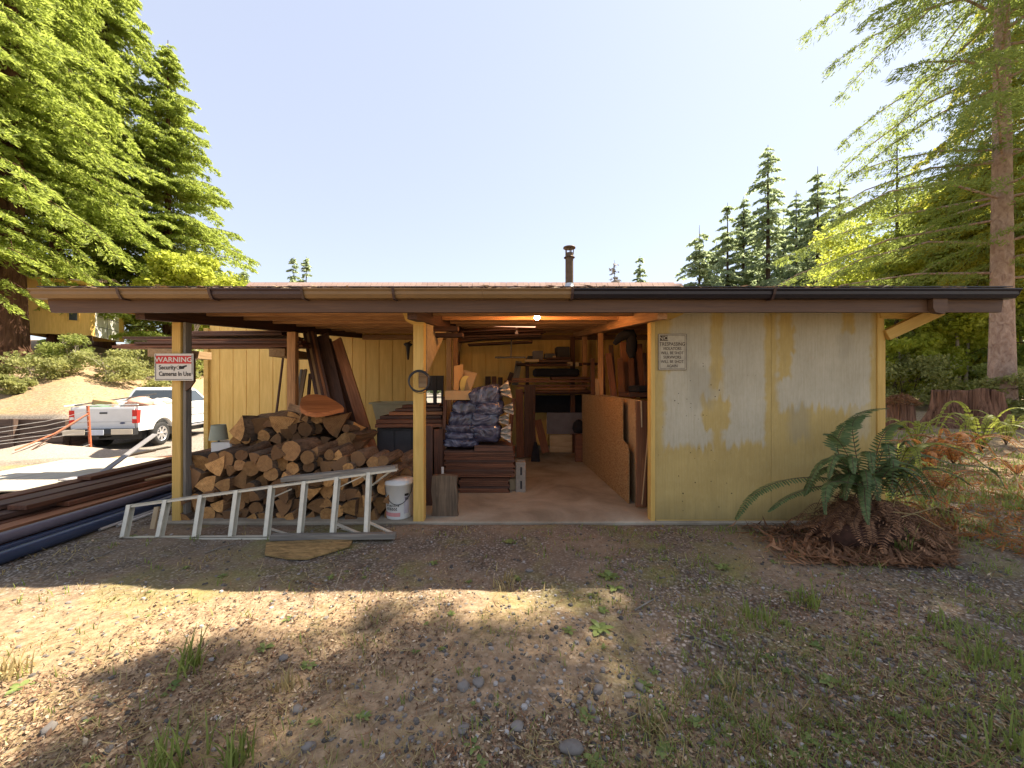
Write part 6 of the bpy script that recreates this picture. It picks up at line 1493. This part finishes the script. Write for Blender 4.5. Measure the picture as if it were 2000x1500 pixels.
on_truck('bag', lump((.62, 1.5, 1.4), (.28, .38, .2), 9), plain('pale_bag', (.6, .57, .5), .5, var=.2), 'pale bag by the cab end of the truck bed', 'bag')
on_truck('carton', MB().box((-.35, .6, 1.46), (.5, .42, .2), Euler((0, .2, .3)).to_matrix(), 0, .03), 'cardboard', 'tan carton tipped on the junk in the truck bed', 'carton')
on_truck('net', lump((-.45, .42, 1.3), (.34, .3, .13), 12), plain('green_net', (.1, .2, .1), .8, var=.4), 'green bundle behind the tailgate', 'bundle')
for i, (a, b, mt, lab) in enumerate([((-.95, -.05, 1.40), (.15, 1.7, 1.62), 'white', 'white pole sticking out over the tailgate corner'), ((-.7, .0, 1.42), (.3, 1.8, 1.72), 'darkcab', 'dark pole lying across the truck bed'), ((-.8, .1, 1.4), (.75, .3, 1.42), 'white', 'white board lying along the tailgate top'), ((.1, .4, 1.5), (.7, 1.8, 1.5), 'white', 'pale tube on the near side of the truck bed')]):
    on_truck('pole', MB().bar(a, b, .05, .035), mt, lab, 'pole')

# ---------------------------------------------------------------- stumps
def stump(c, rb_, rt, h, seed, lab, topn=.25, lean=0):
    n, m_ = 72, 14; g = np.random.default_rng(seed); vs = []
    for j in range(m_ + 1):
        t = j / m_
        for i in range(n):
            a = 2 * PI * i / n; ca, sa = math.cos(a), math.sin(a)
            r_ = rt + (rb_ - rt) * (1 - t) ** 2.2
            r_ *= 1 + .10 * math.sin(7 * a + seed) * (1.3 - t * .6) + .08 * math.sin(17 * a + 2 * seed + t * 2) + .16 * (float(fbm(ca * 3 + seed, sa * 3 + t * .6 + seed, 4)) - .45)
            hh = h * (1 + topn * (float(fbm(ca * 1.2 + 9 + seed, sa * 1.2, 3)) - .45) - (.35 * max(0, math.cos(a - .2)) ** 3))
            vs.append((c[0] + r_ * ca, c[1] + r_ * sa, c[2] - .1 + (hh + .1) * t))
    fs = [(j * n + i, j * n + (i + 1) % n, (j + 1) * n + (i + 1) % n, (j + 1) * n + i) for j in range(m_) for i in range(n)]
    k = len(vs); vs.append((c[0], c[1], c[2] + h * .93)); fs += [(m_ * n + i, m_ * n + (i + 1) % n, k) for i in range(n)]
    mb = MB().raw(vs, fs, 0, True); return tag(mb.build('tree_stump', M['stump'], origin=c), lab, 'stump')
x, y, z = at(1884, 10.2); stump((x, y, z), .84, .56, .93, 2, 'large old stump with flat sawn top in front of the bare hemlock trunk', .34)
x, y, z = at(1760, 9.9); stump((x, y, z), .3, .24, .6, 5, 'smaller rotten stump topped with dead needles beside the shed corner', .3)
mo = lump((x, y, z + .66), (.3, .3, .12), 21); V_ = np.array(mo.v)
parts = []
g = np.random.default_rng(4); n = 900; a = g.uniform(0, 2 * PI, n); rr = .36 * np.sqrt(g.random(n)); C = np.stack([x + np.cos(a) * rr, y + np.sin(a) * rr, z + .62 + .2 * (1 - (rr / .36) ** 2) + g.normal(0, .03, n)], 1)
V, F = sprays(C, g.normal(0, 1, (n, 3)) * [1, 1, .4], g.normal(0, .4, (n, 3)) + [0, 0, 1], g.uniform(.06, .16, n), g.uniform(.012, .03, n))
tag(np_mesh('needle_heap', V, F, M['deadfern'], origin=(x, y, z + .9)), 'tuft of dead brown needles heaped on the smaller stump', 'needle heap')

# ---------------------------------------------------------------- ferns
def frond(pts, w, n=34, seed=0, tipw=.08, droop=.25, curl=0.0, pf=.46):
    """pinnae pairs along a spine (list of Vectors)"""
    g = np.random.default_rng(seed); pts = [Vector(p) for p in pts]
    def ev(t):
        k = t * (len(pts) - 1); i = min(int(k), len(pts) - 2); f = k - i
        p0 = pts[max(i - 1, 0)]; p1 = pts[i]; p2 = pts[i + 1]; p3 = pts[min(i + 2, len(pts) - 1)]
        return .5 * ((2 * p1) + (p2 - p0) * f + (2 * p0 - 5 * p1 + 4 * p2 - p3) * f * f + (3 * p1 - p0 - 3 * p2 + p3) * f ** 3)
    Vs, Fs, b = [], [], 0
    L = sum((ev((i + 1) / 20) - ev(i / 20)).length for i in range(20))
    sp = [ev(i / 16) for i in range(17)]
    for i in range(n):
        t = .1 + .9 * i / n; p = ev(t); tg_ = (ev(min(1, t + .02)) - ev(t - .02)).normalized()
        sd = tg_.cross(Vector((0, 0, 1)))
        if sd.length < .2: sd = tg_.cross(Vector((0, -1, .3)))
        sd.normalize(); up = sd.cross(tg_).normalized()
        wl = w * (min(1, (t + .04) / .3) ** .6) * ((1 - t) ** .55 + tipw * .3) * g.uniform(.88, 1.08)
        pw = L * .9 / n * pf
        for s in (-1, 1):
            d_ = (sd * s + tg_ * .38 - up * (droop + g.uniform(-.06, .06)) + up * curl * .2).normalized()
            e = p + d_ * wl; m1 = p + d_ * wl * .35 + up * wl * .05; m2 = p + d_ * wl * .75 + up * wl * .02
            Vs += [p - tg_ * pw * .6, m1 - tg_ * pw, m2 - tg_ * pw * .75, e, m2 + tg_ * pw * .75, m1 + tg_ * pw, p + tg_ * pw * .6]
            Fs.append([b, b + 1, b + 5, b + 6]); Fs.append([b + 1, b + 2, b + 4, b + 5]); Fs.append([b + 2, b + 3, b + 4, b + 4]); b += 7
    return sp, Vs, Fs
def build_frond(name, specs, leafm, parent=None, origin=None, stem='darkbeam', rs=.004, pf=.46):
    m = MB()
    for q, (pts, w, n, seed) in enumerate(specs):
        sp, Vs, Fs = frond(pts, w, n, seed, pf=pf)
        m.raw(Vs, [tuple(f) if f[2] != f[3] else tuple(f[:3]) for f in Fs], 0, False)
        m.tube(sp, [rs * (1 - .75 * i / 16) for i in range(17)], 5, 1, cap=False)
    return m.build(name, [M[leafm], M[stem]], parent, origin)
fb = P(1690, 1000, 3.5); fb.z = gz(fb.x, fb.y)
fe_ = empty('fern', fb, 'big sword fern with green fronds over a mound of dead ones at the wall corner', 'fern', 'ferns growing by the shed corner')
FR = [([(1672, 950, 3.55), (1636, 880, 3.6), (1648, 835, 3.65), (1690, 803, 3.7), (1734, 797, 3.75)], .13, 44), ([(1660, 945, 3.5), (1600, 932, 3.5), (1525, 940, 3.45), (1470, 968, 3.4), (1436, 1015, 3.35)], .12, 46), ([(1680, 940, 3.45), (1645, 870, 3.4), (1620, 848, 3.35), (1612, 850, 3.3)], .08, 28), ([(1685, 945, 3.45), (1655, 895, 3.35), (1630, 892, 3.25), (1618, 935, 3.2)], .075, 34),
      ([(1690, 945, 3.45), (1670, 900, 3.3), (1665, 895, 3.2), (1668, 925, 3.12)], .07, 28), ([(1700, 945, 3.45), (1695, 890, 3.35), (1700, 885, 3.25), (1705, 925, 3.2)], .075, 30), ([(1690, 950, 3.45), (1640, 940, 3.3), (1615, 950, 3.15), (1612, 1005, 3.1)], .075, 36), ([(1700, 955, 3.45), (1690, 950, 3.3), (1690, 985, 3.15), (1697, 1025, 3.1)], .075, 32), ([(1700, 940, 3.5), (1720, 860, 3.55), (1745, 830, 3.55), (1765, 836, 3.55)], .11, 34), ([(1705, 940, 3.5), (1725, 880, 3.5), (1735, 870, 3.45), (1738, 930, 3.4)], .1, 34), ([(1665, 950, 3.5), (1600, 950, 3.45), (1540, 970, 3.4), (1500, 1000, 3.35)], .08, 36), ([(1710, 950, 3.5), (1735, 900, 3.45), (1745, 905, 3.4), (1740, 975, 3.3)], .09, 34), ([(1680, 930, 3.55), (1665, 840, 3.6), (1675, 815, 3.65), (1700, 812, 3.7)], .1, 34)]
for i, (pts, w_, n_) in enumerate(FR): build_frond('frond', [([P(*p) for p in pts], w_, n_, i)], 'fern', fe_)
g = random.Random(9); specs = []
for k in range(300):
    a = g.uniform(0, 2 * PI); L_ = g.uniform(.1, .5) + (.3 if k % 9 == 0 else 0); c0 = fb + Vector((g.uniform(-.2, .2), g.uniform(-.1, .14), g.uniform(.1, .4)))
    dx, dy = math.cos(a), math.sin(a) * .62
    e = Vector((c0.x + dx * L_, c0.y + dy * L_ - .05, 0)); e.y = min(e.y, 3.96); e.z = gz(e.x, e.y) + g.uniform(.0, .1) + max(0, .3 * (1 - math.hypot(e.x - fb.x, e.y - fb.y) / .7))
    mid = c0.lerp(e, .45) + Vector((g.uniform(-.06, .06), g.uniform(-.05, .05), g.uniform(-.04, .14)))
    specs.append(([c0, mid, e.lerp(mid, .35) + Vector((g.uniform(-.04, .04), 0, .02)), e], g.uniform(.04, .085), g.randint(16, 26), k))
build_frond('dead_frond_mound', specs, 'deadfern', fe_, rs=.0025, pf=.2)['kind'] = 'stuff'
core = lump((fb.x, fb.y, fb.z + .12), (.36, .22, .17), 31); core.build('crown_base', M['deadneedle'] if 'deadneedle' in M else plain('dead_fern_core', (.07, .032, .02), .95, var=.4, scale=30, bump=1), fe_)
for q in range(24):
    a = g.uniform(-.6, 3.7); L_ = g.uniform(.3, .6); c0 = fb + Vector((g.uniform(-.1, .12), g.uniform(-.05, .1), .4)); dv = Vector((math.cos(a), -abs(math.sin(a)) * .5, 0))
    build_frond('frond', [([c0, c0 + dv * L_ * .35 + Vector((0, 0, L_ * .6)), c0 + dv * L_ * .8 + Vector((0, 0, L_ * .55)), c0 + dv * L_ * 1.1 + Vector((0, 0, L_ * .1))], g.uniform(.06, .1), 34, 800 + q)], 'fern', fe_)
# long bent straws
for i, (a, b, c_) in enumerate([((1745, 1000, 3.2), (1790, 1005, 3.1), (1845, 1035, 3.0)), ((1760, 1010, 3.2), (1830, 990, 3.2), (1890, 1010, 3.1)), ((1745, 990, 3.25), (1755, 950, 3.2), (1775, 985, 3.1))]):
    tag(MB().tube([P(*a), P(*b), P(*c_)], [.004, .004, .002], 5).build('straw', M['drygrass']), ['pale bent straw arching over the dead fronds', 'long pale straw reaching toward the sunny side', 'short hooked straw beside the tall grass clump'][i], 'straw', 'straws by the fern')
# second, sunlit fern to the side
fc = P(1775, 975, 4.0); fc.z = gz(fc.x, fc.y)
f2 = empty('fern', fc, 'sunlit fern with long arching fronds beyond the wall corner', 'fern', 'ferns growing by the shed corner')
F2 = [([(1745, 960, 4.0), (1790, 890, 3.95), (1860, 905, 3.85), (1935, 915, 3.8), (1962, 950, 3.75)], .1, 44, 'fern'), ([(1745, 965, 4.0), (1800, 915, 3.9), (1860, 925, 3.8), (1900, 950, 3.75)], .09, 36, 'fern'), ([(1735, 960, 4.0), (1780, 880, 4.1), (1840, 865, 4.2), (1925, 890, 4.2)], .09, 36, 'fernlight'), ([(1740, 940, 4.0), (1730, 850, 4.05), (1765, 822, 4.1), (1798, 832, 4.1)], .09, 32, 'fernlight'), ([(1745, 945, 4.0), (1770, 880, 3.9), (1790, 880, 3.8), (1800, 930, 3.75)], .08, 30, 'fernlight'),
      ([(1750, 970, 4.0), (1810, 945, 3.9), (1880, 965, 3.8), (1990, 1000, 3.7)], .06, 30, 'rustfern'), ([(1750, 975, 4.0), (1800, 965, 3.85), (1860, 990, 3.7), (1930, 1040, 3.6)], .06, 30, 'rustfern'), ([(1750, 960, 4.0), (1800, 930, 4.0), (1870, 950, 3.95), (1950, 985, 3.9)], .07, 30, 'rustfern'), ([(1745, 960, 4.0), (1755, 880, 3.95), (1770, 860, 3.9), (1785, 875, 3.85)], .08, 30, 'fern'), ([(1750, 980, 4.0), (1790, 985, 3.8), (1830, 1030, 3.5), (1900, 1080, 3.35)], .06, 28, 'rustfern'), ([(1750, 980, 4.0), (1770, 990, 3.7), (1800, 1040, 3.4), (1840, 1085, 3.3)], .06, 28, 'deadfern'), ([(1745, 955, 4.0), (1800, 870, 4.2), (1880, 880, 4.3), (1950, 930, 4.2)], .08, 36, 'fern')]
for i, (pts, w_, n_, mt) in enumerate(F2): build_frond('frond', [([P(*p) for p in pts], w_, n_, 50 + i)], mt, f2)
def fernlet(px, d, L_, n_, mt, seed, lab, rise=.7, w_=.09):
    g = random.Random(seed); c = Vector(at(px, d)); r_ = empty('fern', c, lab, 'fern', 'ferns around the stumps'); 
    for k in range(n_):
        a = 2 * PI * k / n_ + g.uniform(-.3, .3); q = L_ * g.uniform(.7, 1.15); dv = Vector((math.cos(a), math.sin(a), 0)); up = rise * g.uniform(.6, 1.2)
        build_frond('frond', [([c, c + dv * q * .3 + Vector((0, 0, q * up * .75)), c + dv * q * .7 + Vector((0, 0, q * up * .85)), c + dv * q + Vector((0, 0, q * up * .4))], w_ * q, 22, seed + k)], mt, r_)
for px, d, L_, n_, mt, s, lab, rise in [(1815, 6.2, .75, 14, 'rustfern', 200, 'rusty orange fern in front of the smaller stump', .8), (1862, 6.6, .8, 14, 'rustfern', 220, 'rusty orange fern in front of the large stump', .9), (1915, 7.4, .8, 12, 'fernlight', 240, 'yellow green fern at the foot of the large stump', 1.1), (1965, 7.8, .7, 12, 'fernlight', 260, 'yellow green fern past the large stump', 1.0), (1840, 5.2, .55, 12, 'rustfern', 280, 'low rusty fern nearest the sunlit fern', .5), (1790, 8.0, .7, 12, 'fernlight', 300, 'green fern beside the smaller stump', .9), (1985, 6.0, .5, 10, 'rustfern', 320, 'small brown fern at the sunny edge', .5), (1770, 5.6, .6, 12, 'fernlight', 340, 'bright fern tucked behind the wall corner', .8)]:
    fernlet(px, d, L_, n_, mt, s, lab, rise)
litter(5000, 'dead_fern_litter', M['deadfern'], .05, .13, xr=(.55, 1.15), yr=(3.0, 4.3), keep=lambda x, y: shedfree(x, y) & (x > 2.1 + .4 * rng.random(len(x))), asp=(.08, .2), lift=.03)
litter(2500, 'fern_litter', M['rustfern'], .05, .13, xr=(.9, 1.35), yr=(3.0, 9), keep=lambda x, y: x > 4.05, asp=(.08, .2), lift=.03)
# ---------------------------------------------------------------- light, sky, camera
SUN = Vector((.60, .30, 1.0)).normalized()
el = math.asin(SUN.z)
w = bpy.data.worlds.new('World'); S.world = w; w.use_nodes = True
nt = w.node_tree; bg = nt.nodes['Background']
sk = nt.nodes.new('ShaderNodeTexSky'); sk.sky_type = 'NISHITA'; sk.sun_disc = False
sk.sun_elevation = el; sk.sun_rotation = math.atan2(SUN.x, SUN.y); sk.air_density = 1.0; sk.dust_density = .6; sk.ozone_density = 1.0; sk.altitude = 100
hs = nt.nodes.new('ShaderNodeHueSaturation'); hs.inputs['Saturation'].default_value = .78; hs.inputs['Hue'].default_value = .512
nt.links.new(sk.outputs[0], hs.inputs['Color']); mxs = nt.nodes.new('ShaderNodeMix'); mxs.data_type = 'RGBA'; mxs.inputs[0].default_value = .68; mxs.inputs[7].default_value = (1.86, 2.02, 2.38, 1)
nt.links.new(hs.outputs[0], mxs.inputs[6]); nt.links.new(mxs.outputs[2], bg.inputs[0]); bg.inputs[1].default_value = .07
sl = bpy.data.lights.new('sun', 'SUN'); sl.energy = 2.9; sl.angle = R(.53); sl.color = (1, .9, .74)
so = bpy.data.objects.new('sun', sl); COL.objects.link(so); so.rotation_euler = (-SUN).to_track_quat('-Z', 'Y').to_euler(); so.location = SUN * 60
cam = bpy.data.cameras.new('camera'); cam.sensor_width = 36; cam.lens = 36 * F0 / 2000; cam.clip_end = 2000; cam.clip_start = .05
co = bpy.data.objects.new('camera', cam); COL.objects.link(co); co.location = (0, 0, H0); co.rotation_euler = (R(90), 0, 0)
S.camera = co
S.view_settings.view_transform = 'Standard'; S.view_settings.look = 'None'; S.view_settings.gamma = 1; S.view_settings.exposure = 2.42
S.cycles.max_bounces = 8; S.cycles.diffuse_bounces = 4; S.cycles.transparent_max_bounces = 8
S.cycles.use_denoising = True
